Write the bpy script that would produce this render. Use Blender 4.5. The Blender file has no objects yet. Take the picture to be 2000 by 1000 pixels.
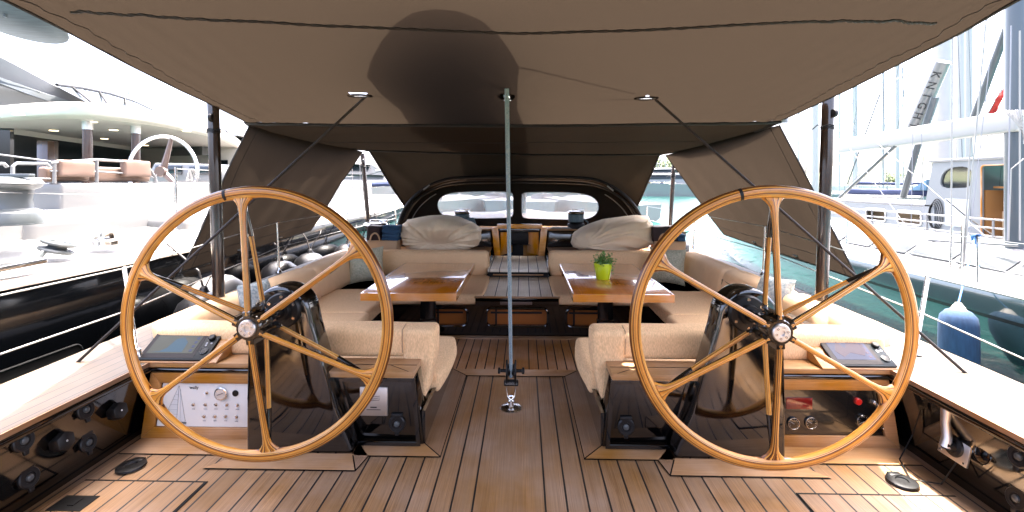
import bpy, bmesh, math, random
from mathutils import Vector, Matrix, noise
PI = math.pi
random.seed(7)
S = bpy.context.scene
C = S.collection

# ------------------------------------------------------------ camera, sky, sun
F = 900.0; PSI = math.radians(1.4); CAM = Vector((.06, 0, 1.48))
cd = bpy.data.cameras.new('camera'); cam = bpy.data.objects.new('camera', cd); C.objects.link(cam)
cam.location = CAM; cam.rotation_euler = (PI/2, 0, PSI)
cd.sensor_width = 36; cd.lens = 36*F/2000; cd.shift_y = -(500-358)/2000
cd.clip_start = .05; cd.clip_end = 5000
S.camera = cam
SUN_TRAVEL = Vector((-.12, -.25, -.955)).normalized()
w = bpy.data.worlds.new('World'); S.world = w; w.use_nodes = True
nt = w.node_tree; bg = nt.nodes['Background']
sky = nt.nodes.new('ShaderNodeTexSky'); sky.sky_type = 'NISHITA'; sky.sun_disc = False
sd = -SUN_TRAVEL
sky.sun_elevation = math.asin(sd.z); sky.sun_rotation = math.atan2(sd.x, sd.y)
sky.dust_density = 7.0; sky.air_density = .4; sky.ozone_density = 1.0
nt.links.new(sky.outputs[0], bg.inputs[0]); bg.inputs[1].default_value = .15
sl = bpy.data.lights.new('sun', 'SUN'); sl.energy = 2.0; sl.angle = math.radians(.5); sl.color = (1, .95, .87)
so = bpy.data.objects.new('sun', sl); C.objects.link(so)
so.rotation_euler = SUN_TRAVEL.to_track_quat('-Z', 'Y').to_euler(); so.location = (20, 10, 40)
S.view_settings.view_transform = 'Standard'; S.view_settings.look = 'None'
S.view_settings.exposure = 4.1; S.view_settings.gamma = 1
S.render.engine = 'CYCLES'
S.cycles.max_bounces = 10; S.cycles.diffuse_bounces = 7; S.cycles.glossy_bounces = 5
S.cycles.transparent_max_bounces = 12; S.cycles.caustics_reflective = False; S.cycles.caustics_refractive = False

# measured picture positions turned into metres at a known distance, height or side offset
_c, _s = math.cos(PSI), math.sin(PSI)
def ray(u, v):
    x = (u-1000)/F
    return Vector((x*_c-_s, x*_s+_c, (358-v)/F))
def PY(u, v, y): d = ray(u, v); return CAM + d*(y/d.y)
def PZ(u, v, z): d = ray(u, v); return CAM + d*((z-CAM.z)/d.z)
def PX(u, v, x): d = ray(u, v); return CAM + d*((x-CAM.x)/d.x)

# ------------------------------------------------------------ materials
def nodes(m): return m.node_tree.nodes, m.node_tree.links
def mat(name, col, rough=.5, metal=0, coat=0, spec=.5, bump=None, var=None, emit=None, alpha=None, sheen=0):
    m = bpy.data.materials.new(name); m.use_nodes = True
    n, l = nodes(m); p = n['Principled BSDF']
    p.inputs['Base Color'].default_value = (*col, 1); p.inputs['Roughness'].default_value = rough
    p.inputs['Metallic'].default_value = metal; p.inputs['Coat Weight'].default_value = coat
    p.inputs['Coat Roughness'].default_value = .05
    p.inputs['Specular IOR Level'].default_value = spec
    if sheen: p.inputs['Sheen Weight'].default_value = sheen
    if emit: p.inputs['Emission Color'].default_value = (*emit[:3], 1); p.inputs['Emission Strength'].default_value = emit[3]
    tc = n.new('ShaderNodeTexCoord')
    if var:   # (scale vector, colour b, detail)
        mp = n.new('ShaderNodeMapping'); mp.inputs['Scale'].default_value = var[0]
        nz = n.new('ShaderNodeTexNoise'); nz.inputs['Scale'].default_value = 1; nz.inputs['Detail'].default_value = var[2] if len(var) > 2 else 4
        rp = n.new('ShaderNodeValToRGB'); rp.color_ramp.elements[0].position = .35; rp.color_ramp.elements[1].position = .65
        rp.color_ramp.elements[0].color = (*col, 1); rp.color_ramp.elements[1].color = (*var[1], 1)
        l.new(tc.outputs['Object'], mp.inputs[0]); l.new(mp.outputs[0], nz.inputs[0]); l.new(nz.outputs[0], rp.inputs[0]); l.new(rp.outputs[0], p.inputs['Base Color'])
    if bump:  # (scale vector, strength, distance)
        mp = n.new('ShaderNodeMapping'); mp.inputs['Scale'].default_value = bump[0]
        nz = n.new('ShaderNodeTexNoise'); nz.inputs['Scale'].default_value = 1; nz.inputs['Detail'].default_value = 5
        b = n.new('ShaderNodeBump'); b.inputs['Strength'].default_value = bump[1]; b.inputs['Distance'].default_value = bump[2]
        l.new(tc.outputs['Object'], mp.inputs[0]); l.new(mp.outputs[0], nz.inputs[0]); l.new(nz.outputs[0], b.inputs['Height']); l.new(b.outputs[0], p.inputs['Normal'])
    return m

def teak(name, c1, c2, c3, along='Y', plank=None, x0=0., half=0., rough=.55, coat=0, caulk=.006):
    """teak with long grain; plank = width of planks, half = half width of a king plank about x0"""
    m = bpy.data.materials.new(name); m.use_nodes = True
    n, l = nodes(m); p = n['Principled BSDF']; p.inputs['Roughness'].default_value = rough
    p.inputs['Coat Weight'].default_value = coat; p.inputs['Coat Roughness'].default_value = .04
    tc = n.new('ShaderNodeTexCoord')
    sx = n.new('ShaderNodeSeparateXYZ'); l.new(tc.outputs['Object'], sx.inputs[0])
    ax = {'Y': 'X', 'X': 'Y'}[along]
    def M(op, a, b=None, c=None):
        q = n.new('ShaderNodeMath'); q.operation = op
        for i, t in enumerate((a, b, c)):
            if t is None: continue
            if isinstance(t, (int, float)): q.inputs[i].default_value = t
            else: l.new(t, q.inputs[i])
        return q.outputs[0]
    cross = sx.outputs[ax]
    if plank:
        d = M('SUBTRACT', M('ABSOLUTE', M('SUBTRACT', cross, x0)), half)
        side = M('SIGN', M('SUBTRACT', cross, x0))
        q = M('DIVIDE', d, plank); fl = M('FLOOR', q); fr = M('FRACT', q)
        isk = M('LESS_THAN', d, 0.0)
        idx = M('MULTIPLY', M('ADD', M('MULTIPLY', fl, side), 31.7), M('SUBTRACT', 1.0, isk))
        e = M('MINIMUM', fr, M('SUBTRACT', 1.0, fr)); e = M('MULTIPLY', e, plank)
        e = M('ADD', e, 0.0)
        dk = M('ABSOLUTE', d)                                   # inside the king plank only its own edge counts
        e2 = M('ADD', M('MULTIPLY', isk, dk), M('MULTIPLY', M('SUBTRACT', 1.0, isk), e))
        line = M('LESS_THAN', e2, caulk/2)
    wn = n.new('ShaderNodeTexWhiteNoise'); wn.noise_dimensions = '1D'
    if plank: l.new(idx, wn.inputs['W'])
    mp = n.new('ShaderNodeMapping'); mp.inputs['Scale'].default_value = (230, 3.5, 230) if along == 'Y' else (3.5, 230, 230)
    ad = n.new('ShaderNodeVectorMath'); ad.operation = 'ADD'
    l.new(tc.outputs['Object'], mp.inputs[0]); l.new(mp.outputs[0], ad.inputs[0])
    if plank:
        ml = n.new('ShaderNodeVectorMath'); ml.operation = 'SCALE'; ml.inputs['Scale'].default_value = 40
        l.new(wn.outputs['Color'], ml.inputs[0]); l.new(ml.outputs[0], ad.inputs[1])
    nz = n.new('ShaderNodeTexNoise'); nz.inputs['Scale'].default_value = 1; nz.inputs['Detail'].default_value = 3
    l.new(ad.outputs[0], nz.inputs[0])
    rp = n.new('ShaderNodeValToRGB'); rp.color_ramp.elements[0].position = .34; rp.color_ramp.elements[1].position = .68
    rp.color_ramp.elements[0].color = (*c2, 1); rp.color_ramp.elements[1].color = (*c1, 1)
    l.new(nz.outputs[0], rp.inputs[0])
    mp2 = n.new('ShaderNodeMapping'); mp2.inputs['Scale'].default_value = (22, 1.1, 22) if along == 'Y' else (1.1, 22, 22)
    ad2 = n.new('ShaderNodeVectorMath'); ad2.operation = 'ADD'
    l.new(tc.outputs['Object'], mp2.inputs[0]); l.new(mp2.outputs[0], ad2.inputs[0])
    if plank: l.new(ml.outputs[0], ad2.inputs[1])
    nz2 = n.new('ShaderNodeTexNoise'); nz2.inputs['Scale'].default_value = 1; nz2.inputs['Detail'].default_value = 4
    l.new(ad2.outputs[0], nz2.inputs[0])
    mx = n.new('ShaderNodeMix'); mx.data_type = 'RGBA'
    fac = M('MULTIPLY', nz2.outputs[0], 1.0)
    r2 = n.new('ShaderNodeMapRange'); r2.inputs[1].default_value = .4; r2.inputs[2].default_value = .75; r2.inputs[4].default_value = .8
    l.new(fac, r2.inputs[0]); l.new(r2.outputs[0], mx.inputs[0]); l.new(rp.outputs[0], mx.inputs[6]); mx.inputs[7].default_value = (*c3, 1)
    col = mx.outputs[2]
    if plank:
        hs = n.new('ShaderNodeHueSaturation'); l.new(col, hs.inputs['Color'])
        l.new(M('ADD', M('MULTIPLY', wn.outputs['Value'], .26), .87), hs.inputs['Value']); col = hs.outputs[0]
        m2 = n.new('ShaderNodeMix'); m2.data_type = 'RGBA'; l.new(line, m2.inputs[0]); l.new(col, m2.inputs[6]); m2.inputs[7].default_value = (.0022, .0021, .0021, 1)
        col = m2.outputs[2]
    wz = n.new('ShaderNodeTexNoise'); wz.inputs['Scale'].default_value = 2.6; wz.inputs['Detail'].default_value = 6; l.new(tc.outputs['Object'], wz.inputs[0])
    hw = n.new('ShaderNodeHueSaturation'); l.new(col, hw.inputs['Color'])
    l.new(M('ADD', M('MULTIPLY', wz.outputs[0], .7), .66), hw.inputs['Value']); l.new(M('SUBTRACT', 1.5, wz.outputs[0]), hw.inputs['Saturation'])
    col = hw.outputs[0]
    l.new(col, p.inputs['Base Color'])
    b = n.new('ShaderNodeBump'); b.inputs['Strength'].default_value = .25 if not coat else .03; b.inputs['Distance'].default_value = .002
    l.new(nz.outputs[0], b.inputs['Height']); l.new(b.outputs[0], p.inputs['Normal'])
    return m

def lam_mat():
    m = bpy.data.materials.new('laminated_wood'); m.use_nodes = True
    n, l = nodes(m); p = n['Principled BSDF']; p.inputs['Roughness'].default_value = .3
    p.inputs['Coat Weight'].default_value = .5; p.inputs['Specular IOR Level'].default_value = .25; p.inputs['Coat Roughness'].default_value = .08
    at = n.new('ShaderNodeAttribute'); at.attribute_name = 'lam'
    def mt_(op, a, b):
        q = n.new('ShaderNodeMath'); q.operation = op
        for k_, t_ in enumerate((a, b)):
            if isinstance(t_, (int, float)): q.inputs[k_].default_value = t_
            else: l.new(t_, q.inputs[k_])
        return q.outputs[0]
    nz = n.new('ShaderNodeTexNoise'); nz.noise_dimensions = '1D'; nz.inputs['Scale'].default_value = 1; nz.inputs['Detail'].default_value = 1
    l.new(mt_('MULTIPLY', at.outputs['Fac'], 120), nz.inputs['W'])
    fr_ = mt_('FRACT', mt_('ADD', mt_('MULTIPLY', at.outputs['Fac'], 88), mt_('MULTIPLY', nz.outputs[0], 1.2)), 0)
    rp = n.new('ShaderNodeValToRGB'); cr = rp.color_ramp
    cr.elements[0].position = .0; cr.elements[0].color = (.09, .028, .005, 1)
    cr.elements[1].position = .95; cr.elements[1].color = (.58, .34, .11, 1)
    for p_, c_ in ((.22, (.10, .028, .005)), (.34, (.46, .165, .020)), (.6, (.55, .23, .035)), (.8, (.60, .28, .055))):
        e = cr.elements.new(p_); e.color = (*c_, 1)
    l.new(fr_, rp.inputs[0])
    tc = n.new('ShaderNodeTexCoord'); ng = n.new('ShaderNodeTexNoise'); ng.inputs['Scale'].default_value = 9; ng.inputs['Detail'].default_value = 4
    l.new(tc.outputs['Object'], ng.inputs[0])
    hs = n.new('ShaderNodeHueSaturation'); l.new(rp.outputs[0], hs.inputs['Color']); l.new(mt_('ADD', mt_('MULTIPLY', ng.outputs[0], .7), .65), hs.inputs['Value'])
    l.new(hs.outputs[0], p.inputs['Base Color'])
    return m

def cloth_translucent(name, cd_, ct, tr=.5, bump=1):
    m = bpy.data.materials.new(name); m.use_nodes = True
    n, l = nodes(m); n.remove(n['Principled BSDF']); out = n['Material Output']
    d = n.new('ShaderNodeBsdfDiffuse'); t = n.new('ShaderNodeBsdfTranslucent'); mx = n.new('ShaderNodeMixShader')
    d.inputs[0].default_value = (*cd_, 1); t.inputs[0].default_value = (*ct, 1); mx.inputs[0].default_value = tr
    l.new(d.outputs[0], mx.inputs[1]); l.new(t.outputs[0], mx.inputs[2])
    tc = n.new('ShaderNodeTexCoord')
    mp = n.new('ShaderNodeMapping'); mp.inputs['Scale'].default_value = (1, 1, 1)
    nz = n.new('ShaderNodeTexNoise'); nz.inputs['Scale'].default_value = 260; nz.inputs['Detail'].default_value = 2
    nw = n.new('ShaderNodeTexNoise'); nw.inputs['Scale'].default_value = 2.2; nw.inputs['Detail'].default_value = 3
    l.new(tc.outputs['Object'], mp.inputs[0]); l.new(mp.outputs[0], nz.inputs[0]); l.new(mp.outputs[0], nw.inputs[0])
    for (sh, base) in ((d, cd_), (t, ct)):
        rp = n.new('ShaderNodeValToRGB'); rp.color_ramp.elements[0].position = .3; rp.color_ramp.elements[1].position = .7
        rp.color_ramp.elements[0].color = (*[x*.78 for x in base], 1); rp.color_ramp.elements[1].color = (*[x*1.2 for x in base], 1)
        l.new(nz.outputs[0], rp.inputs[0]); l.new(rp.outputs[0], sh.inputs[0])
    b = n.new('ShaderNodeBump'); b.inputs['Strength'].default_value = .5*bump; b.inputs['Distance'].default_value = .03
    l.new(nw.outputs[0], b.inputs['Height']); l.new(b.outputs[0], d.inputs['Normal'])
    g = n.new('ShaderNodeBsdfGlossy'); g.inputs['Roughness'].default_value = .45; g.inputs[0].default_value = (.5, .48, .45, 1)
    m2 = n.new('ShaderNodeMixShader'); m2.inputs[0].default_value = .006
    l.new(mx.outputs[0], m2.inputs[1]); l.new(g.outputs[0], m2.inputs[2]); l.new(b.outputs[0], g.inputs['Normal'])
    l.new(m2.outputs[0], out.inputs[0])
    return m

def pane_mat(name, tint, op=.15, gl=.12):
    m = bpy.data.materials.new(name); m.use_nodes = True
    n, l = nodes(m); n.remove(n['Principled BSDF']); out = n['Material Output']
    t = n.new('ShaderNodeBsdfTransparent'); d = n.new('ShaderNodeBsdfDiffuse'); g = n.new('ShaderNodeBsdfGlossy')
    t.inputs[0].default_value = (*tint, 1); d.inputs[0].default_value = (.8, .82, .85, 1); g.inputs['Roughness'].default_value = .03
    a = n.new('ShaderNodeMixShader'); b = n.new('ShaderNodeMixShader'); a.inputs[0].default_value = op; b.inputs[0].default_value = gl
    l.new(t.outputs[0], a.inputs[1]); l.new(d.outputs[0], a.inputs[2]); l.new(a.outputs[0], b.inputs[1]); l.new(g.outputs[0], b.inputs[2]); l.new(b.outputs[0], out.inputs[0])
    return m

def carbon_mat():
    m = mat('carbon_fibre', (.003, .003, .003), .25, coat=.9)
    n, l = nodes(m); p = n['Principled BSDF']
    tc = n.new('ShaderNodeTexCoord'); ck = n.new('ShaderNodeTexChecker'); ck.inputs['Scale'].default_value = 160
    ck.inputs[1].default_value = (.0055, .0052, .005, 1); ck.inputs[2].default_value = (.0015, .0015, .0015, 1)
    l.new(tc.outputs['Object'], ck.inputs[0]); l.new(ck.outputs[0], p.inputs['Base Color'])
    return m

def water_mat():
    m = mat('harbour_water', (.012, .17, .145), .04, spec=.5)
    n, l = nodes(m); p = n['Principled BSDF']
    tc = n.new('ShaderNodeTexCoord')
    mp = n.new('ShaderNodeMapping'); mp.inputs['Scale'].default_value = (1.2, .7, 1)
    nz = n.new('ShaderNodeTexNoise'); nz.inputs['Scale'].default_value = 3.2; nz.inputs['Detail'].default_value = 6
    l.new(tc.outputs['Object'], mp.inputs[0]); l.new(mp.outputs[0], nz.inputs[0])
    b = n.new('ShaderNodeBump'); b.inputs['Strength'].default_value = .8; b.inputs['Distance'].default_value = .10
    l.new(nz.outputs[0], b.inputs['Height']); l.new(b.outputs[0], p.inputs['Normal'])
    nv = n.new('ShaderNodeTexNoise'); nv.inputs['Scale'].default_value = .35
    rp = n.new('ShaderNodeValToRGB'); rp.color_ramp.elements[0].color = (.006, .045, .038, 1); rp.color_ramp.elements[1].color = (.013, .078, .064, 1)
    l.new(tc.outputs['Object'], nv.inputs[0]); l.new(nv.outputs[0], rp.inputs[0]); l.new(rp.outputs[0], p.inputs['Base Color'])
    return m

T1, T2, T3 = (.31, .175, .083), (.20, .107, .048), (.265, .162, .090)
MT = {}
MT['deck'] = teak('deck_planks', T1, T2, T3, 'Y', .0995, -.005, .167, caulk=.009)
MT['sole'] = teak('sole_planks', (.46, .23, .10), (.30, .145, .062), (.38, .19, .085), 'Y', .088, -.005, .12, caulk=.010)
MT['teakx'] = teak('teak_across', (.41, .225, .098), (.30, .155, .064), (.36, .205, .100), 'X')
MT['teaky'] = teak('teak_along', (.29, .165, .088), (.205, .11, .055), (.25, .155, .092), 'Y')
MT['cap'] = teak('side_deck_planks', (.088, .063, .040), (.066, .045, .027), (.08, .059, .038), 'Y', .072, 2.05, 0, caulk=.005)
MT['grey_teak'] = teak('weathered_teak', (.86, .76, .60), (.66, .58, .45), (.78, .69, .55), 'Y', .13, 0, 0, caulk=.009)
MT['framewood'] = teak('frame_wood', (.44, .215, .070), (.33, .145, .042), (.40, .185, .060), 'X', rough=.4)
MT['doorwood'] = teak('varnished_door', (.85, .40, .10), (.66, .28, .06), (.76, .34, .08), 'X', rough=.25, coat=.4)
MT['tablewood'] = teak('table_varnish', (.62, .21, .04), (.40, .12, .022), (.52, .165, .03), 'Y', .11, -.03, 0, rough=.25, coat=1, caulk=.0004)
MT['tableedge'] = teak('table_edge_varnish', (.62, .25, .05), (.48, .16, .03), (.55, .21, .04), 'X', rough=.25, coat=1)
MT['lam'] = lam_mat()
MT['black'] = mat('gloss_black', (.0012, .0011, .0012), .06, coat=1)
_n, _l = nodes(MT['black']); _z = _n.new('ShaderNodeTexNoise'); _z.inputs['Scale'].default_value = 7; _z.inputs['Detail'].default_value = 6
_r = _n.new('ShaderNodeMapRange'); _r.inputs[1].default_value = .35; _r.inputs[2].default_value = .75; _r.inputs[3].default_value = .03; _r.inputs[4].default_value = .16
_t = _n.new('ShaderNodeTexCoord'); _l.new(_t.outputs['Object'], _z.inputs[0]); _l.new(_z.outputs[0], _r.inputs[0]); _l.new(_r.outputs[0], _n['Principled BSDF'].inputs['Roughness']); _l.new(_r.outputs[0], _n['Principled BSDF'].inputs['Coat Roughness'])
MT['blackmatt'] = mat('matt_black', (.0035, .0033, .0033), .5, spec=.3)
MT['caulk'] = mat('caulk', (.0022, .0021, .0021), .6, spec=.2)
MT['rubber'] = mat('grey_black_plastic', (.0055, .0052, .0055), .42, spec=.35)
MT['steel'] = mat('stainless_steel', (.72, .71, .69), .18, metal=1)
MT['brushed'] = mat('brushed_aluminium', (.62, .60, .58), .38, metal=1, bump=((300, 4, 4), .1, .001))
MT['carbon'] = carbon_mat()
MT['pole'] = mat('carbon_pole', (.020, .0115, .0080), .2, coat=.6, var=((2, 2, 60), (.030, .0175, .012), 2))
MT['awning'] = cloth_translucent('awning_cloth', (.0056, .0042, .0031), (.0140, .0101, .0070), .42, 1.0)
MT['awning_shaded'] = cloth_translucent('shade_tinted_awning_cloth', (.046, .0345, .0255), (.0020, .0015, .0011), .42, 1.2)  # same awning cloth; shade over the forward panels put into its colour and translucency
MT['flap'] = cloth_translucent('side_cloth', (.0125, .0095, .0070), (.024, .0175, .0125), .40, 1.4)
MT['dodger'] = cloth_translucent('dodger_cloth', (.022, .017, .0135), (.02, .015, .011), .15, .5)
MT['seam'] = mat('dark_seam', (.0045, .0035, .003), .7)
MT['cushion'] = mat('beige_upholstery', (.86, .57, .31), .9, var=((210, 60, 60), (.66, .42, .22), 3), bump=((90, 90, 90), .25, .003))
MT['cushion2'] = mat('smooth_beige_upholstery', (.86, .58, .33), .8, var=((5, 5, 5), (.80, .53, .30), 3), bump=((14, 14, 14), .3, .01))
MT['tanseam'] = mat('tan_seam', (.40, .25, .14), .8)
MT['bean'] = mat('cream_bean_cloth', (.86, .70, .48), .75, sheen=.1, var=((3, 3, 3), (.76, .59, .39), 3), bump=((8, 8, 8), .5, .02))
MT['pillow'] = mat('woven_pillow', (.66, .60, .42), .9, var=((120, 120, 120), (.24, .27, .19), 1), bump=((120, 120, 120), .5, .003))
MT['palepillow'] = mat('pale_patterned_pillow', (.42, .44, .42), .9, var=((50, 50, 50), (.20, .25, .26), 1))
MT['rope'] = mat('blue_grey_rope', (.12, .19, .235), .85, var=((260, 260, 120), (.26, .30, .30), 1), bump=((200, 200, 90), .7, .003))
MT['darkrope'] = mat('dark_brown_line', (.014, .009, .007), .7)
MT['whiterope'] = mat('white_line', (.26, .25, .235), .7)
MT['whitepanel'] = mat('white_panel', (.76, .73, .69), .4)
MT['ink'] = mat('ink', (.008, .008, .01), .6)
MT['greyink'] = mat('pale_ink', (.22, .22, .24), .6)
MT['sailink'] = mat('sail_drawing', (.66, .66, .66), .6)
MT['brassknob'] = mat('switch_metal', (.55, .42, .32), .25, metal=1)
MT['lime'] = mat('lime_ceramic', (.50, .66, .015), .25, coat=.5)
MT['leaf'] = mat('herb_leaf', (.055, .16, .02), .5, var=((30, 30, 30), (.13, .27, .045), 2))
MT['soil'] = mat('soil', (.03, .02, .015), .9)
MT['gel'] = mat('white_gelcoat', (.15, .15, .148), .25, coat=.3)
MT['gelblue'] = mat('pale_blue_white_paint', (.16, .175, .185), .3)
MT['cream'] = mat('cream_headliner', (.52, .48, .42), .5)
MT['glass'] = mat('dark_glass', (.006, .009, .011), .05, coat=.6)
MT['glassblue'] = mat('blue_grey_glass', (.012, .017, .020), .2, spec=.3)
MT['hullblack'] = mat('black_hull_paint', (.0010, .0012, .0016), .08, coat=.3, spec=.35)
MT['hullteal'] = mat('grey_green_hull_paint', (.020, .034, .036), .12, coat=1)
MT['tan'] = mat('tan_vinyl', (.13, .08, .056), .6)
MT['water'] = water_mat()
MT['fendblack'] = mat('black_fender', (.006, .006, .007), .33, bump=((9, 9, 3), .4, .02))
MT['fendwhite'] = mat('white_fender', (.16, .155, .145), .4)
MT['fendblue'] = mat('blue_fender_cover', (.006, .023, .060), .9, var=((30, 30, 5), (.010, .034, .082), 4), bump=((60, 60, 60), .4, .004))
MT['bluerope'] = mat('blue_line', (.08, .19, .40), .7)
MT['navy'] = mat('navy_canvas', (.005, .014, .055), .8)
MT['skyblue'] = mat('light_blue_canvas', (.06, .13, .2), .8)
MT['bluetowel'] = mat('blue_towel', (.03, .085, .17), .9, bump=((40, 40, 40), .5, .01))
MT['brownbag'] = mat('brown_bag', (.03, .014, .014), .7)
MT['kraft'] = mat('tan_basket', (.55, .37, .22), .8)
MT['screen'] = mat('chart_screen', (.015, .016, .011), .35, spec=.15, emit=(.30, .32, .26, .012))
MT['screenland'] = mat('chart_water', (.006, .017, .026), .35, spec=.15, emit=(.12, .35, .55, .014))
MT['screenblue'] = mat('chart_screen_blue', (.005, .008, .024), .35, spec=.15, emit=(.06, .12, .36, .02))
MT['screenpurple'] = mat('chart_land_purple', (.014, .007, .015), .35, spec=.15, emit=(.30, .18, .35, .012))
MT['bezel'] = mat('display_bezel', (.0035, .0010, .0016), .4, spec=.15)
MT['keypad'] = mat('slate_keypad', (.0030, .0058, .0075), .45, spec=.2)
MT['redglow'] = mat('red_lcd', (.14, .007, .006), .15, coat=1)
MT['redknob'] = mat('red_knob', (.40, .012, .008), .3)
MT['orangewood'] = mat('orange_cabin_wood', (.5, .15, .03), .3)
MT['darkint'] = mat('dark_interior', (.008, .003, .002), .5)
MT['mastwhite'] = mat('white_mast_paint', (.30, .295, .285), .3)
MT['mastgrey'] = mat('grey_mast_paint', (.045, .058, .066), .3, coat=.4)
MT['greysteel'] = mat('grey_strut', (.06, .068, .07), .3)
MT['redflag'] = mat('red_flag', (.30, .015, .008), .7)
MT['lamp'] = mat('warm_downlight', (.9, .8, .6), .4, emit=(1, .8, .5, .3))
MT['dome'] = mat('teal_grey_plank', (.055, .075, .08), .6, var=((1, 30, 1), (.03, .045, .048), 2))
MT['foliage'] = mat('foliage', (.06, .085, .035), .8, var=((.6, .6, .6), (.10, .13, .06), 3))
MT['bark'] = mat('bark', (.12, .08, .05), .9)
MT['stone'] = mat('quay_stone', (.42, .40, .36), .85, var=((.5, .5, .5), (.34, .33, .3), 3))
MT['plaster'] = mat('pale_plaster', (.62, .57, .48), .8)
MT['rooft'] = mat('roof_tile', (.40, .22, .14), .8)
MT['palewin'] = mat('shuttered_window', (.30, .29, .26), .6)
MT['hill'] = mat('dry_hill', (.30, .30, .20), .9, var=((.03, .03, .03), (.16, .2, .1), 4))
MT['pane'] = pane_mat('clear_vinyl', (.96, .97, 1), .28, .06)

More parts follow.
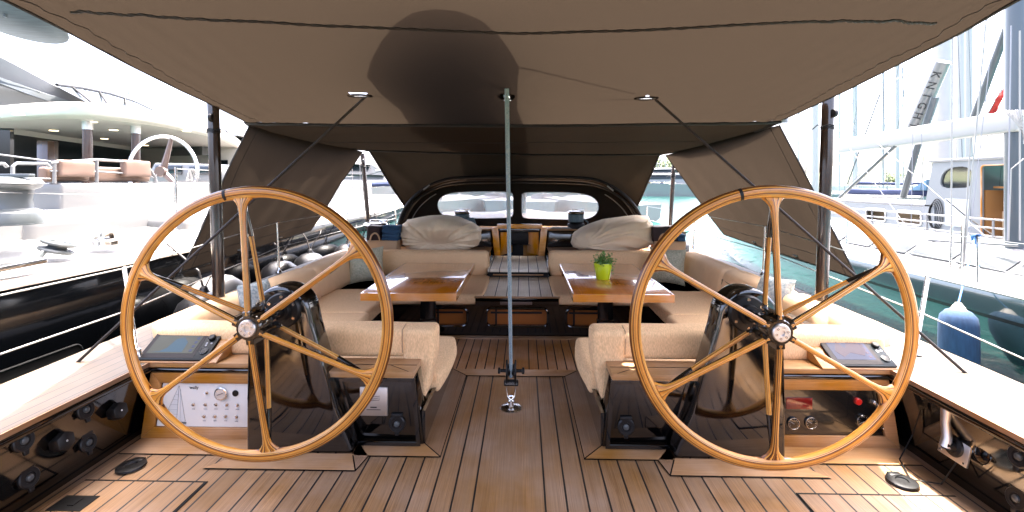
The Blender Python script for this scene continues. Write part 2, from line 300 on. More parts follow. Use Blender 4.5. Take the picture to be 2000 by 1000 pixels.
# ------------------------------------------------------------ mesh tools
OFF = {}
class MB:
    def __init__(s): s.bm = bmesh.new(); s.lay = None
    def lam(s):
        if s.lay is None: s.lay = s.bm.verts.layers.float.new('lam')
        return s.lay
    def _xf(s, new, fn):
        if fn:
            for v in new: v.co = fn(v.co)
    def box(s, a, b, bev=0, fn=None, seg=2):
        n0 = set(s.bm.verts)
        x0, y0, z0 = a; x1, y1, z1 = b
        m = Matrix.Translation(((x0+x1)/2, (y0+y1)/2, (z0+z1)/2)) @ Matrix.Diagonal((abs(x1-x0), abs(y1-y0), abs(z1-z0), 1))
        r = bmesh.ops.create_cube(s.bm, size=1, matrix=m)
        if bev:
            es = list({e for v in r['verts'] for e in v.link_edges})
            bmesh.ops.bevel(s.bm, geom=es, offset=bev, segments=seg, affect='EDGES', profile=.5)
        new = [v for v in s.bm.verts if v not in n0]
        s._xf(new, fn); return new
    def rbox(s, a, b, r=.05, n=8, fn=None, puff=0):
        cx = [(a[i]+b[i])/2 for i in range(3)]; h = [abs(b[i]-a[i])/2 for i in range(3)]
        r = min(r, min(h)*.98)
        def co(hh):
            k = max(2, min(n, int(hh*2/.08)+2))
            inn = [-(hh-r)+2*(hh-r)*i/k for i in range(k+1)]
            return [-hh, -hh+r*.08, -hh+.3*r, -hh+.6*r]+inn+[hh-.6*r, hh-.3*r, hh-r*.08, hh]
        g = [co(x) for x in h]
        cache = {}
        def vert(i, j, k):
            if (i, j, k) in cache: return cache[(i, j, k)]
            p = Vector((g[0][i], g[1][j], g[2][k]))
            q = Vector([max(-(h[t]-r), min(h[t]-r, p[t])) for t in range(3)])
            d = p-q
            if d.length > 1e-9:
                d = d/r
                e = 2.0
                L = (abs(d.x)**e+abs(d.y)**e+abs(d.z)**e)**(1/e)
                mxv = max(abs(d.x), abs(d.y), abs(d.z))
                d = d*(mxv/L) if L > 0 else d
                p = q+d*r
            if puff:
                nx, ny, nz_ = p.x/h[0], p.y/h[1], p.z/h[2]
                f = [1+puff*(1-ny*ny)*(1-nz_*nz_), 1+puff*(1-nx*nx)*(1-nz_*nz_), 1+puff*(1-nx*nx)*(1-ny*ny)]
                p = Vector((p.x*f[0], p.y*f[1], p.z*f[2]))
            p = Vector((p.x+cx[0], p.y+cx[1], p.z+cx[2]))
            if fn: p = fn(p)
            v = s.bm.verts.new(p); cache[(i, j, k)] = v; return v
        N = [len(x)-1 for x in g]
        def quad(*t):
            try: s.bm.faces.new([vert(*q) for q in t])
            except ValueError: pass
        for i in range(N[0]):
            for j in range(N[1]):
                quad((i, j, 0), (i, j+1, 0), (i+1, j+1, 0), (i+1, j, 0)); quad((i, j, N[2]), (i+1, j, N[2]), (i+1, j+1, N[2]), (i, j+1, N[2]))
        for i in range(N[0]):
            for k in range(N[2]):
                quad((i, 0, k), (i+1, 0, k), (i+1, 0, k+1), (i, 0, k+1)); quad((i, N[1], k), (i, N[1], k+1), (i+1, N[1], k+1), (i+1, N[1], k))
        for j in range(N[1]):
            for k in range(N[2]):
                quad((0, j, k), (0, j, k+1), (0, j+1, k+1), (0, j+1, k)); quad((N[0], j, k), (N[0], j+1, k), (N[0], j+1, k+1), (N[0], j, k+1))
    def prism(s, pts, vec, bev=0, seg=2):
        """closed 3-D outline pushed along vec"""
        n0 = set(s.bm.verts); vec = Vector(vec)
        A = [s.bm.verts.new(Vector(p)) for p in pts]; B = [s.bm.verts.new(Vector(p)+vec) for p in pts]
        f1 = s.bm.faces.new(A); f2 = s.bm.faces.new(B[::-1]); n = len(pts)
        fs = [f1, f2]
        for i in range(n): fs.append(s.bm.faces.new((A[i], B[i], B[(i+1) % n], A[(i+1) % n])))
        bmesh.ops.recalc_face_normals(s.bm, faces=fs)
        if bev:
            es = list({e for f in fs for e in f.edges})
            bmesh.ops.bevel(s.bm, geom=es, offset=bev, segments=seg, affect='EDGES', profile=.5)
        return [v for v in s.bm.verts if v not in n0]
    def loft(s, rings, cap=True, closed=True):
        R = [[s.bm.verts.new(Vector(p)) for p in r] for r in rings]
        n = len(rings[0])
        for a, b in zip(R, R[1:]):
            for i in range(n if closed else n-1):
                try: s.bm.faces.new((a[i], a[(i+1) % n], b[(i+1) % n], b[i]))
                except ValueError: pass
        if cap and closed:
            for r in (R[0][::-1], R[-1]):
                try: s.bm.faces.new(r)
                except ValueError: pass
        return R
    def tube(s, pts, r, n=8, cap=True, closed=False):
        pts = [Vector(p) for p in pts]
        rr = r if isinstance(r, (list, tuple)) else [r]*len(pts)
        up = None; rings = []
        for i, p in enumerate(pts):
            if closed: t = pts[(i+1) % len(pts)]-pts[i-1]
            else: t = pts[min(i+1, len(pts)-1)]-pts[max(i-1, 0)]
            t.normalize()
            if up is None:
                up = Vector((0, 0, 1)) if abs(t.z) < .9 else Vector((1, 0, 0))
            up = (up-t*up.dot(t)).normalized(); sd_ = t.cross(up)
            rings.append([p+(up*math.cos(2*PI*k/n)+sd_*math.sin(2*PI*k/n))*rr[i] for k in range(n)])
        if closed: rings.append(rings[0])
        s.loft(rings, cap and not closed)
    def lathe(s, c, prof, axis=(0, 0, 1), n=24, cap=True):
        """prof = [(radius, height along axis)]"""
        c = Vector(c); ax = Vector(axis).normalized(); u = ax.orthogonal().normalized(); v = ax.cross(u)
        s.loft([[c+ax*h+(u*math.cos(2*PI*k/n)+v*math.sin(2*PI*k/n))*max(r, 1e-4) for k in range(n)] for r, h in prof], cap)
    def quad(s, *p): return s.bm.faces.new([s.bm.verts.new(Vector(q)) for q in p])
    def grid(s, P):
        V = [[s.bm.verts.new(Vector(p)) for p in row] for row in P]
        for a, b in zip(V, V[1:]):
            for i in range(len(a)-1): s.bm.faces.new((a[i], a[i+1], b[i+1], b[i]))
        return V
    def plate(s, outer, holes, vec):
        """outline with holes filled and given thickness along vec"""
        es = []
        def loop(pts):
            vs = [s.bm.verts.new(Vector(p)) for p in pts]
            for i in range(len(vs)): es.append(s.bm.edges.new((vs[i], vs[(i+1) % len(vs)])))
        loop(outer); [loop(h) for h in holes]
        r = bmesh.ops.triangle_fill(s.bm, edges=es, use_beauty=True)
        fs = [f for f in r['geom'] if isinstance(f, bmesh.types.BMFace)]
        e = bmesh.ops.extrude_face_region(s.bm, geom=fs, use_keep_orig=True)
        bmesh.ops.translate(s.bm, verts=[v for v in e['geom'] if isinstance(v, bmesh.types.BMVert)], vec=Vector(vec))
    def build(s, name, m, parent=None, smooth=40, recalc=True):
        me = bpy.data.meshes.new(name)
        o_ = OFF.get(parent.name, Vector()) if parent else Vector()
        for v in s.bm.verts: v.co -= o_
        if recalc: bmesh.ops.recalc_face_normals(s.bm, faces=s.bm.faces)
        if smooth:
            th = math.radians(smooth)
            for f in s.bm.faces: f.smooth = True
            for e in s.bm.edges:
                if len(e.link_faces) == 2 and e.calc_face_angle(0) > th: e.smooth = False
        s.bm.to_mesh(me); s.bm.free()
        me.materials.append(MT[m] if isinstance(m, str) else m)
        o = bpy.data.objects.new(name, me); C.objects.link(o)
        if parent: o.parent = parent
        OFF[o.name] = o_
        return o

def thing(name, loc, label, cat, group=None):
    o = bpy.data.objects.new(name, None); C.objects.link(o); o.location = loc; o.empty_display_size = .1
    OFF[o.name] = Vector(loc); o['label'] = label; o['category'] = cat
    if group: o['group'] = group
    return o
def tag(o, label, cat, group=None):
    o['label'] = label; o['category'] = cat
    if group: o['group'] = group
    return o
def struct(o, kind='structure'): o['kind'] = kind; return o
def txt(s, size, mtx, m, parent, name='lettering', depth=.0006, align='CENTER'):
    cu = bpy.data.curves.new('t', 'FONT'); cu.body = s; cu.size = size; cu.extrude = depth; cu.align_x = align; cu.align_y = 'CENTER'
    cu.resolution_u = 3
    ob = bpy.data.objects.new('t', cu); C.objects.link(ob)
    bpy.context.view_layer.update()
    me = bpy.data.meshes.new_from_object(ob.evaluated_get(bpy.context.evaluated_depsgraph_get()))
    bpy.data.objects.remove(ob)
    off = OFF.get(parent.name, Vector()) if parent else Vector()
    me.transform(Matrix.Translation(-off) @ mtx); me.materials.clear(); me.materials.append(MT[m])
    o = bpy.data.objects.new(name, me); C.objects.link(o)
    if parent: o.parent = parent
    OFF[o.name] = off
    return o
def frame(origin, xa, ya):
    """matrix whose x and y axes lie along xa, ya in a surface"""
    x = Vector(xa).normalized(); y = (Vector(ya)-x*Vector(ya).dot(x)).normalized(); z = x.cross(y)
    return Matrix(((x.x, y.x, z.x, origin[0]), (x.y, y.y, z.y, origin[1]), (x.z, y.z, z.z, origin[2]), (0, 0, 0, 1)))
def rrect(x0, x1, z0, z1, r, n=5):
    out = []
    for cx, cz, a in ((x1-r, z1-r, 0), (x0+r, z1-r, 90), (x0+r, z0+r, 180), (x1-r, z0+r, 270)):
        for k in range(n+1):
            t = math.radians(a+90*k/n); out.append((cx+r*math.cos(t), cz+r*math.sin(t)))
    return out
SIDE = {-1: 'port', 1: 'starboard'}

def smooth_poly(pts, it=2, closed=False):
    for _ in range(it):
        q = [] if closed else [pts[0]]
        pr = list(zip(pts, pts[1:]+pts[:1])) if closed else list(zip(pts, pts[1:]))
        for a, b in pr: q += [(a[0]*.75+b[0]*.25, a[1]*.75+b[1]*.25), (a[0]*.25+b[0]*.75, a[1]*.25+b[1]*.75)]
        if not closed: q.append(pts[-1])
        pts = q
    return pts
# ============================================================ SETTING
WZ = -1.1
m = MB(); m.quad((-1500, -60, WZ), (1500, -60, WZ), (1500, 2600, WZ), (-1500, 2600, WZ))
struct(m.build('water', 'water'))

# aft deck
m = MB(); m.quad((-2.22, -6, 0), (2.24, -6, 0), (2.24, 3.65, 0), (-2.22, 3.65, 0))
deck = struct(m.build('deck', 'deck'))
m = MB(); m.box((-2.2, 3.64, -.25), (2.2, 3.652, -.004)); m.build('step_riser', 'black', deck)
m = MB(); m.quad((-2.2, 3.655, -.25), (2.2, 3.655, -.25), (2.2, 5.6, -.25), (-2.2, 5.6, -.25))
sole = struct(m.build('cockpit_sole', 'sole'))
m = MB(); m.box((-1.5, 5.1, -.248), (1.5, 5.19, -.238)); m.build('margin_board', 'teakx', sole)
def board(pts, name='margin_board', mt='teakx', z=.004, gap=.007, par=None):
    """a mitred board laid on the deck, with black caulk showing round it"""
    c = Vector((sum(p[0] for p in pts)/len(pts), sum(p[1] for p in pts)/len(pts)))
    m = MB(); m.quad(*[(p[0], p[1], z) for p in pts]); k = m.build('caulking', 'caulk', par or deck, smooth=0)
    n = len(pts); ins = []
    for i in range(n):
        a, b, d = Vector(pts[i-1]), Vector(pts[i]), Vector(pts[(i+1) % n])
        e1 = (b-a).normalized(); e2 = (d-b).normalized()
        n1 = Vector((-e1.y, e1.x)); n2 = Vector((-e2.y, e2.x))
        if (c-b).dot(n1) < 0: n1 = -n1
        if (c-b).dot(n2) < 0: n2 = -n2
        bis = (n1+n2).normalized(); ins.append(b+bis*(gap/2/max(.3, bis.dot(n1))))
    m = MB(); m.quad(*[(p[0], p[1], z+.004) for p in ins]); m.build(name, mt, par or deck, smooth=0)
for s in (-1, 1):
    q = lambda *pp: [(s*x, y) for x, y in pp]
    board(q((.50, 2.60), (.87, 2.60), (.87, 2.47), (.385, 2.47)))                      # aft of the locker box
    board(q((.50, 2.60), (.50, 3.65), (.375, 3.52), (.385, 2.47)), mt='teaky')          # inboard of it
    board(q((.87, 2.60), (.87, 2.49), (.80, 2.34), (.775, 2.47)), mt='teaky')
    board(q((.87, 2.49), (1.46, 2.49), (1.60, 2.34), (.80, 2.34)))                     # aft of the pedestal
    board(q((1.46, 2.63), (2.15, 2.63), (2.15, 2.46), (1.46, 2.46)), z=.003)
board([(-.50, 3.65), (.50, 3.65), (.375, 3.52), (-.375, 3.52)])
# flush deck hatches: thin black joint with a lifting slot
for s, lab in ((-1, 'port'), (1, 'starboard')):
    h = MB()
    x0, x1, y1 = (-2.12, -1.50, 2.245) if s < 0 else (1.36, 2.10, 2.23)
    h.box((x0, 1.2, .001), (x1, y1, .0042)); o = h.build('deck_hatch', 'caulk', deck, smooth=0)
    h = MB(); h.quad((x0+.006, 1.2, .0065), (x1-.014 if s < 0 else x1, 1.2, .0065), (x1-.014 if s < 0 else x1, y1-.014, .0065), (x0+.006, y1-.014, .0065))
    h.build('hatch_lid', 'deck', o, smooth=0)
h = MB(); h.box((-2.09, 2.02, .007), (-1.93, 2.12, .010)); h.box((-2.02, 2.05, .011), (-1.99, 2.10, .014)); h.build('hatch_latch', 'blackmatt', deck)

# side decks (flush teak caps), inner faces and topsides, both sides of the yacht
for s in (-1, 1):
    st = bpy.data.objects.new('side_deck', None); C.objects.link(st); struct(st); OFF[st.name] = Vector()
    ys = [-1.6, 0, 1.5, 2.5, 3.6, 5, 6.5, 8, 10, 13, 16, 18.5]
    xo = [2.30, 2.42, 2.56, 2.63, 2.70, 2.76, 2.76, 2.72, 2.55, 2.05, 1.2, .15]
    xi = [2.05, 2.08, 2.09, 2.10, 2.12, 2.2, 2.4, 2.4, 2.0, 1.5, .8, .02]
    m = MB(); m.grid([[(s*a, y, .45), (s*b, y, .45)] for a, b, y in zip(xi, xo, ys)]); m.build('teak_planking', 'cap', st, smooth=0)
    m = MB(); m.grid([[(s*(a-.012), y, .45), (s*(a-.012), y, .425)] for a, y in zip(xi[:6], ys[:6])]); 
    m.grid([[(s*(a-.012), y, .4485), (s*a, y, .4485)] for a, y in zip(xi[:6], ys[:6])]); m.build('teak_edge', 'teaky', st, smooth=0)
    m = MB()
    m.tube([(s*(a+.002), y, .405) for a, y in zip(xi[:6], ys[:6])], .02, 10)
    m.grid([[(s*(a+.008), y, .40), (s*(a+.055), y, .2), (s*(a+.095), y, 0.0)] for a, y in zip(xi[:5], ys[:5])])
    m.build('coaming_face', 'black', st, recalc=False)
    m = MB(); m.grid([[(s*b, y, .452), (s*(b+.03), y, .44), (s*(b+.02), y, .2), (s*(b-.25), y, WZ-.2)] for b, y in zip(xo, ys)]); m.build('topside', 'hullblack', st, recalc=False)
m = MB(); m.grid([[(-a, y, .44), (0, y, .46), (a, y, .44)] for a, y in ((2.3, 7.6), (2.35, 8), (2.2, 10), (1.7, 13), (.9, 16), (.1, 18.5))])
fd = struct(m.build('foredeck', 'cap'))

# ============================================================ HELM STATIONS
YF = 2.63   # console face
for s in (-1, 1):
    left = s < 0
    who = ('with the white switch panel and sailboat drawing' if left else 'with the black instrument panel and red button')
    t = thing('helm_console', (s*1.77, 2.8, 0), 'wood framed helm console on the teak deck '+who, 'console')
    m = MB(); m.prism([(s*1.45, YF+.012, 0), (s*2.16, YF+.012, 0), (s*2.10, YF+.012, .385), (s*1.45, YF+.012, .385)], (0, .45, 0)); m.build('body', 'black', t)
    m = MB(); m.tube([(s*1.45, YF-.008, .40), (s*2.10, YF-.008, .40)], .016, 10); m.build('rubbing_strip', 'black', t)
    m = MB(); m.box((s*1.40, YF-.03, .42), (s*2.105, 3.0, .448), .005); top = m.build('teak_top', 'teakx', t)
    m = MB()
    m.box((s*1.40, 2.74, .4485), (s*1.8, 2.745, .4495)); m.box((s*1.40, 2.85, .4485), (s*1.8, 2.855, .4495))
    for x in (1.47, 1.57, 1.67): m.prism([(s*x, 2.745, .4485), (s*(x+.006), 2.745, .4485), (s*(x-.05), 2.85, .4485), (s*(x-.056), 2.85, .4485)], (0, 0, .001))
    m.build('caulking', 'caulk', top)
    # picture-frame of wood round the panel
    def fr(x, z): return (s*x, YF, z)
    O = [(1.45, .005), (2.155, .005), (2.095, .385), (1.45, .385)]; I = [(1.45, .068), (2.075, .068), (2.035, .325), (1.45, .325)]
    m = MB()
    m.prism([fr(*O[0]), fr(*O[1]), fr(*I[1]), fr(*I[0])], (0, -.018, 0), .003)
    m.prism([fr(*O[3]), fr(*O[2]), fr(*I[2]), fr(*I[3])], (0, -.018, 0), .003)
    m.prism([fr(O[1][0]-.0005, O[1][1]+.001), fr(O[2][0]-.0005, O[2][1]-.001), fr(I[2][0]+.0008, I[2][1]), fr(I[1][0]+.0008, I[1][1])], (0, -.0175, 0), .003)
    m.build('panel_frame', 'framewood', t)
    m = MB(); m.prism([fr(1.45, .07), fr(2.07, .07), fr(2.03, .323), fr(1.45, .323)], (0, -.004, 0)); 
    pn = m.build('instrument_panel', 'whitepanel' if left else 'carbon', t)
    yp = YF-.0045
    def disc(x, z, r, d, mt, name, par, n=20, ring=None):
        k = MB(); k.lathe((s*x, yp, z), [(r, 0), (r, d*.8), (r*.85, d), (0, d)], (0, -1, 0), n); o = k.build(name, mt, par)
        return o
    if left:
        def W(u, v): p = PY(u, v, yp); return abs(p.x), p.z
        # switches
        for (u, v) in ((404, 767), (378, 790), (401.5, 790), (422, 790), (443, 790.5), (464, 791), (399, 813), (420, 813), (441, 813), (462, 814)):
            x, z = W(u, v); k = disc(x, z, .0085, .006, 'brassknob', 'switch', pn, 14)
            q = MB(); q.tube([(s*x, yp-.004, z), (s*x, yp-.018, z+.006)], .0028, 8); q.build('lever', 'steel', k)
            if (u, v) != (404, 767):
                q = MB(); wd = .018+.006*((u*7) % 3)/3
                for i in range(5):
                    xx = -x-wd/2+wd*i/5; q.box((xx, yp-.001, z-.0275), (xx+wd/5*.7, yp+.001, z-.0245))
                q.build('caption', 'greyink', pn)
        x, z = W(433, 768)
        g = disc(x, z, .037, .014, 'steel', 'pressure_gauge', pn, 32)
        q = MB(); q.lathe((s*x, yp-.0142, z), [(.030, 0), (.030, .001), (0, .001)], (0, -1, 0), 32); q.build('dial', mat('dial_cream', (.62, .52, .44), .4), g)
        q = MB(); q.tube([(s*x-.017, yp-.017, z-.005), (s*x+.017, yp-.017, z+.007)], .0016, 6)
        for i in range(9):
            a = math.radians(-40+i*32.5); q.box((s*x+.025*math.cos(a)-.001, yp-.0165, z+.025*math.sin(a)-.001), (s*x+.025*math.cos(a)+.001, yp-.0155, z+.025*math.sin(a)+.001))
        q.build('needle', 'ink', g)
        x, z = W(460, 768); disc(x, z, .018, .004, 'rubber', 'speaker_grille', pn, 24)
        # line drawing of a sloop
        q = MB(); th = .0011
        def seg(a, b, w=th):
            a = PY(*a, yp); b = PY(*b, yp); d = (b-a).normalized(); nn = Vector((-d.z, 0, d.x))*w/2
            q.prism([a-nn, b-nn, b+nn, a+nn], (0, -.0012, 0))
        seg((350, 753), (345, 823), .0018); seg((350, 753), (322, 815)); seg((322, 815), (344, 823)); seg((351, 754), (362, 823)); seg((347, 824), (362, 823)); seg((353, 760), (352, 823), .0006)
        for (a, b) in (((343, 770), (349, 771)), ((338, 780), (348, 781)), ((333, 790), (348, 790)), ((328, 800), (347, 800)), ((325, 809), (346, 809))): seg(a, b, .0008)
        q.build('sailboat_drawing', 'greyink', pn)
        q = MB(); a = PY(326, 824, yp); b = PY(364, 826, yp); q.box((a.x, yp-.0014, b.z-.001), (b.x, yp, a.z-.001)); q.box((a.x, yp-.0014, a.z-.010), (b.x, yp, a.z-.008)); q.build('hull_drawing', 'ink', pn)
        q = MB(); q.prism([PY(350, 754, yp), PY(345.6, 822, yp), PY(323.5, 815, yp)], (0, -.0005, 0)); q.prism([PY(351, 756, yp), PY(361, 822, yp), PY(348, 823, yp)], (0, -.0005, 0)); q.build('sail_drawing', 'sailink', pn)
        p = PY(379, 757, yp-.001); txt('wally', .026, frame(p, (1, 0, 0), (0, 0, 1)), 'ink', pn)
    else:
        def W(u, v): p = PY(u, v, yp); return p.x, p.z
        q = MB(); a = PY(1535, 776, yp); b = PY(1586, 799, yp); q.box((a.x, yp-.004, b.z), (b.x, yp, a.z), .001); q.build('red_display', 'redglow', pn)
        for (u, v, r) in ((1549, 826, .033), (1583, 825, .033), (1685, 822, .038)):
            x, z = W(u, v); g = disc(x, z, r, .010, 'black', 'dial_gauge', pn, 32)
            q = MB(); n_ = 40; rr = r*.93
            q.tube([(x+rr*math.cos(2*PI*i/n_), yp-.010, z+rr*math.sin(2*PI*i/n_)) for i in range(n_)], .0013, 6, closed=True); q.build('bezel', 'steel', g)
            q = MB()
            for i in range(9):
                a_ = math.radians(-30+i*30); q.box((x+r*.7*math.cos(a_)-.0012, yp-.0112, z+r*.7*math.sin(a_)-.0012), (x+r*.7*math.cos(a_)+.0012, yp-.0102, z+r*.7*math.sin(a_)+.0012))
            ang = math.radians(200 if u > 1600 else 150)
            q.tube([(x, yp-.012, z), (x+r*.7*math.cos(ang), yp-.012, z+r*.7*math.sin(ang))], .0012, 6); q.build('needle', 'whiterope', g)
        x, z = W(1674, 783); k = disc(x, z, .019, .016, 'redknob', 'stop_button', pn, 24)
        x, z = W(1708, 786); k = disc(x, z, .011, .008, 'steel', 'ignition_lock', pn); q = MB(); q.box((x-.004, yp-.03, z-.022), (x+.004, yp-.008, z+.004), .002); q.build('key', 'steel', k)
        for (u, v) in ((1655, 857), (1695, 860), (1711, 858), (1729, 859), (1727, 837)):
            x, z = W(u, v); disc(x, z, .0125, .009, 'brassknob', 'push_button', pn)
        for (u, v) in ((1616, 857), (1635, 858)):
            x, z = W(u, v); disc(x, z, .006, .003, 'rubber', 'indicator_lamp', pn)
    # chart plotter on its wooden wedge: standing on the console
    xl = -2.12 if left else 1.82
    p = thing('chart_plotter', (xl+.19, 2.72, .45), ('chart plotter with olive chart in a wooden wedge beside the white switch panel' if left else 'chart plotter with blue and purple chart in a wooden wedge above the black instrument panel'), 'display')
    if left: q0, q1, q2 = PY(268, 705, 2.60), PY(402, 704, 2.60), PY(323, 646, 2.78)
    else: q0, q1, q2 = PY(1632, 718, 2.60), PY(1752, 721, 2.60), PY(1586, 661, 2.78)
    A = Vector((q0.x, 2.60, q0.z)); ex = Vector((1, 0, 0)); ey = Vector((0, .18, q2.z-q0.z)); L = ey.length; ey.normalize(); ez = ex.cross(ey)
    Wd = (q1-q0).x; xl = A.x
    bl, br = (-.012, Wd+.065) if left else (-.075, Wd+.012)
    m = MB()
    fwd = [(0, 2.592, .4495), (0, 2.592, A.z-.003), (0, 2.79, q2.z+.002), (0, 2.86, .4495)]
    m.prism([(xl+bl, y, z) for _, y, z in fwd], (br-bl, 0, 0), .004); m.build('wooden_wedge', 'framewood', p)
    def Pt(x, y, h=0): return A+ex*x+ey*y+ez*h
    def slab(x0, x1, y0, y1, h0, h1, mt, name, par, bev=0):
        q = MB(); q.prism([Pt(x0, y0, h0), Pt(x1, y0, h0), Pt(x1, y1, h0), Pt(x0, y1, h0)], ez*(h1-h0), bev); return q.build(name, mt, par)
    cs = slab(0, Wd, 0, L, 0, .014, 'keypad', 'casing', p, .003)
    bz = slab(.004, Wd*.80, .012, L-.012, .0141, .0152, 'bezel', 'bezel', cs)
    sc = slab(.03, Wd*.80-.022, .042, L-.045, .0153, .016, 'screen' if left else 'screenblue', 'screen', bz)
    q = MB()
    pts = [(.05, .05), (.10, .055), (.13, .08), (.15, .14), (.19, .155), (.23, .12), (.235, .05)] if left else [(.05, .10), (.09, .17), (.12, .12), (.16, .19), (.20, .17), (.235, .12), (.20, .07), (.13, .09), (.08, .06)]
    q.prism([Pt(x, y, .0161) for x, y in pts], ez*.0004); q.build('chart_area', 'screenland' if left else 'screenpurple', sc)
    q = MB()
    for i in range(6): q.prism([Pt(Wd*.80-.05+a, .055+i*.028+b, .0161) for a, b in ((0, 0), (.016, 0), (.016, .016), (0, .016))], ez*.0006)
    q.build('menu_icons', 'screenblue' if left else 'screenpurple', sc)
    txt('B&G', .021, frame(Pt(Wd*.42, L-.030, .0155), ex, ey), 'whiterope', bz)
    for (y, r, h) in ((L-.065, .019, .018), (L-.155, .022, .006)):
        q = MB(); q.lathe(Pt(Wd*.9, y, .014), [(r, 0), (r, h*.8), (r*.8, h), (0, h)], ez, 24); q.build('rotary_knob', 'blackmatt', cs)
    q = MB(); n_ = 28
    q.tube([Pt(Wd*.9+.022*math.cos(2*PI*i/n_), L-.155+.022*math.sin(2*PI*i/n_), .020) for i in range(n_)], .0012, 6, closed=True); q.build('knob_ring', 'greysteel', cs)
    q = MB()
    for (x, y) in ((.865, L-.03), (.93, L-.03), (.865, L-.10), (.935, L-.10), (.865, .05), (.93, .05), (.87, .10)): q.lathe(Pt(Wd*x, y, .014), [(.006, 0), (.006, .002), (0, .002)], ez, 12)
    q.build('key_button', 'greyink', cs)

    # steering pedestal
    pd = thing('steering_pedestal', (s*1.25, 2.55, 0), 'glossy black steering pedestal behind the wheel '+('nearest the white switch panel' if left else 'nearest the black instrument panel'), 'pedestal')
    out = [(1.462, 0), (.868, 0), (.96, .24), (1.03, .48), (1.095, .70)]
    for k in range(1, 28):
        a = math.radians(8+k*6); out.append((1.268-.158*math.cos(a), .760+.158*math.sin(a)))
    out += [(1.455, .66), (1.462, .3)]
    m = MB(); m.prism([(s*x, 2.49, z) for x, z in out], (0, .15, 0), .022, 4); m.build('body', 'black', pd)
    cz = Vector((s*1.252, 2.49, .787))
    m = MB(); m.lathe(cz, [(.098, 0), (.098, .012), (.09, .022), (.055, .024), (.05, .05), (.045, .05)], (0, -1, 0), 40); fl = m.build('bearing_flange', 'rubber', pd)
    for k in range(6):
        a = math.radians(30+60*k); c0 = cz+Vector((.077*math.cos(a), -.022, .077*math.sin(a)))
        m = MB(); m.lathe(c0, [(.009, 0), (.009, .004), (.004, .004), (.004, .001)], (0, -1, 0), 14); m.build('bolt', 'brassknob', fl)

    # steering wheel
    W0 = Vector((s*1.255, 2.24, .787)); R = .652 if left else .656
    wt = thing('yacht_helm', tuple(W0), ('striped laminated wood steering wheel in front of the white switch panel' if left else 'striped laminated wood steering wheel in front of the black instrument panel'), 'steering wheel', 'wooden steering wheels')
    rot = 36 if left else 30
    angs = [rot+60*k for k in range(6)]
    def wp(r, a, y=0): return W0+Vector((r*math.cos(a), y, r*math.sin(a)))
    m = MB(); lay = m.lam(); NS = 240; rings = []
    for i in range(NS):
        a = 2*PI*i/NS
        near = min(abs((math.degrees(a)-g+180) % 360-180) for g in angs)
        w_ = math.exp(-(near/5.5)**2)
        ring = []
        for k in range(24):
            t = 2*PI*k/24; ra = .0285+(.011*w_ if math.cos(t) < 0 else 0); dr = math.cos(t)*ra; dy = math.sin(t)*.021
            v = m.bm.verts.new(wp(R+dr, a, dy)); v[lay] = dr+.3; ring.append(v)
        rings.append(ring)
    for i in range(NS):
        for k in range(24): m.bm.faces.new((rings[i][k], rings[i][(k+1) % 24], rings[(i+1) % NS][(k+1) % 24], rings[(i+1) % NS][k]))
    rim = m.build('rim', 'lam', wt)
    ka = math.radians(103.5)
    m = MB(); m.tube([wp(R, ka+d) for d in (-.011, 0, .011)], .0001, 14)
    m.bm.clear()
    rr = []
    for d in (-.012, .012): rr.append([wp(R+math.cos(2*PI*k/18)*.0298, ka+d, math.sin(2*PI*k/18)*.0222) for k in range(18)])
    m.loft(rr); m.build('king_mark', 'blackmatt', rim)
    for g in angs:
        a = math.radians(g); er = Vector((math.cos(a), 0, math.sin(a))); et = Vector((-math.sin(a), 0, math.cos(a))); eyy = Vector((0, 1, 0))
        def spar(path, mt, name, par, lamk=1.0, seed=0):
            k_ = MB(); ly = k_.lam(); rg = []
            for (r, y, ta, tb) in path:
                row = []
                for q_ in range(12):
                    t = 2*PI*q_/12; v = k_.bm.verts.new(W0+er*r+eyy*y+et*(ta*math.cos(t))+eyy*(tb*math.sin(t))); v[ly] = ta*math.cos(t)*(min(1, .014/ta)*1.6+.0)+seed; row.append(v)
                rg.append(row)
            for A_, B_ in zip(rg, rg[1:]):
                for q_ in range(12): k_.bm.faces.new((A_[q_], A_[(q_+1) % 12], B_[(q_+1) % 12], B_[q_]))
            k_.bm.faces.new(rg[0][::-1]); k_.bm.faces.new(rg[-1])
            return k_.build(name, mt, par)
        fo = spar([(.06, -.062, .013, .012), (.3, -.042, .013, .012), (.50, -.024, .014, .013), (.555, -.018, .017, .014), (.585, -.012, .024, .016), (.605, -.006, .038, .018), (.618, 0, .052, .0195), (.625, 0, .056, .0195)], 'lam', 'spoke', wt, seed=1+g*.01)
        spar([(.05, -.046, .0105, .010), (.3, -.028, .0105, .010), (.50, -.010, .011, .011), (.58, .002, .014, .013)], 'black', 'carbon_backing', fo)
        rs = spar([(.085, .070, .011, .010), (.12, .068, .0115, .011), (.25, .054, .0115, .011), (.44, .030, .011, .011)], 'lam', 'rear_strut', wt, seed=2+g*.01)
        spar([(.04, .074, .012, .012), (.085, .072, .0135, .0125), (.10, .071, .0125, .012)], 'black', 'strut_root', rs)
        spar([(.43, .031, .0125, .012), (.50, .019, .0115, .012), (.575, .004, .010, .011)], 'black', 'strut_tip', rs)
    # hub
    m = MB(); rings = []
    for y in (-.072, -.066, .066, .072):
        sh = .93 if abs(y) > .07 else 1
        rings.append([W0+Vector((0, y, 0))+Vector((math.cos(2*PI*k/72), 0, math.sin(2*PI*k/72)))*sh*(.066+.017*(1 if math.cos(6*(2*PI*k/72-math.radians(rot))) > .0 else -.35)) for k in range(72)])
    m.loft(rings); hb = m.build('hub', 'black', wt)
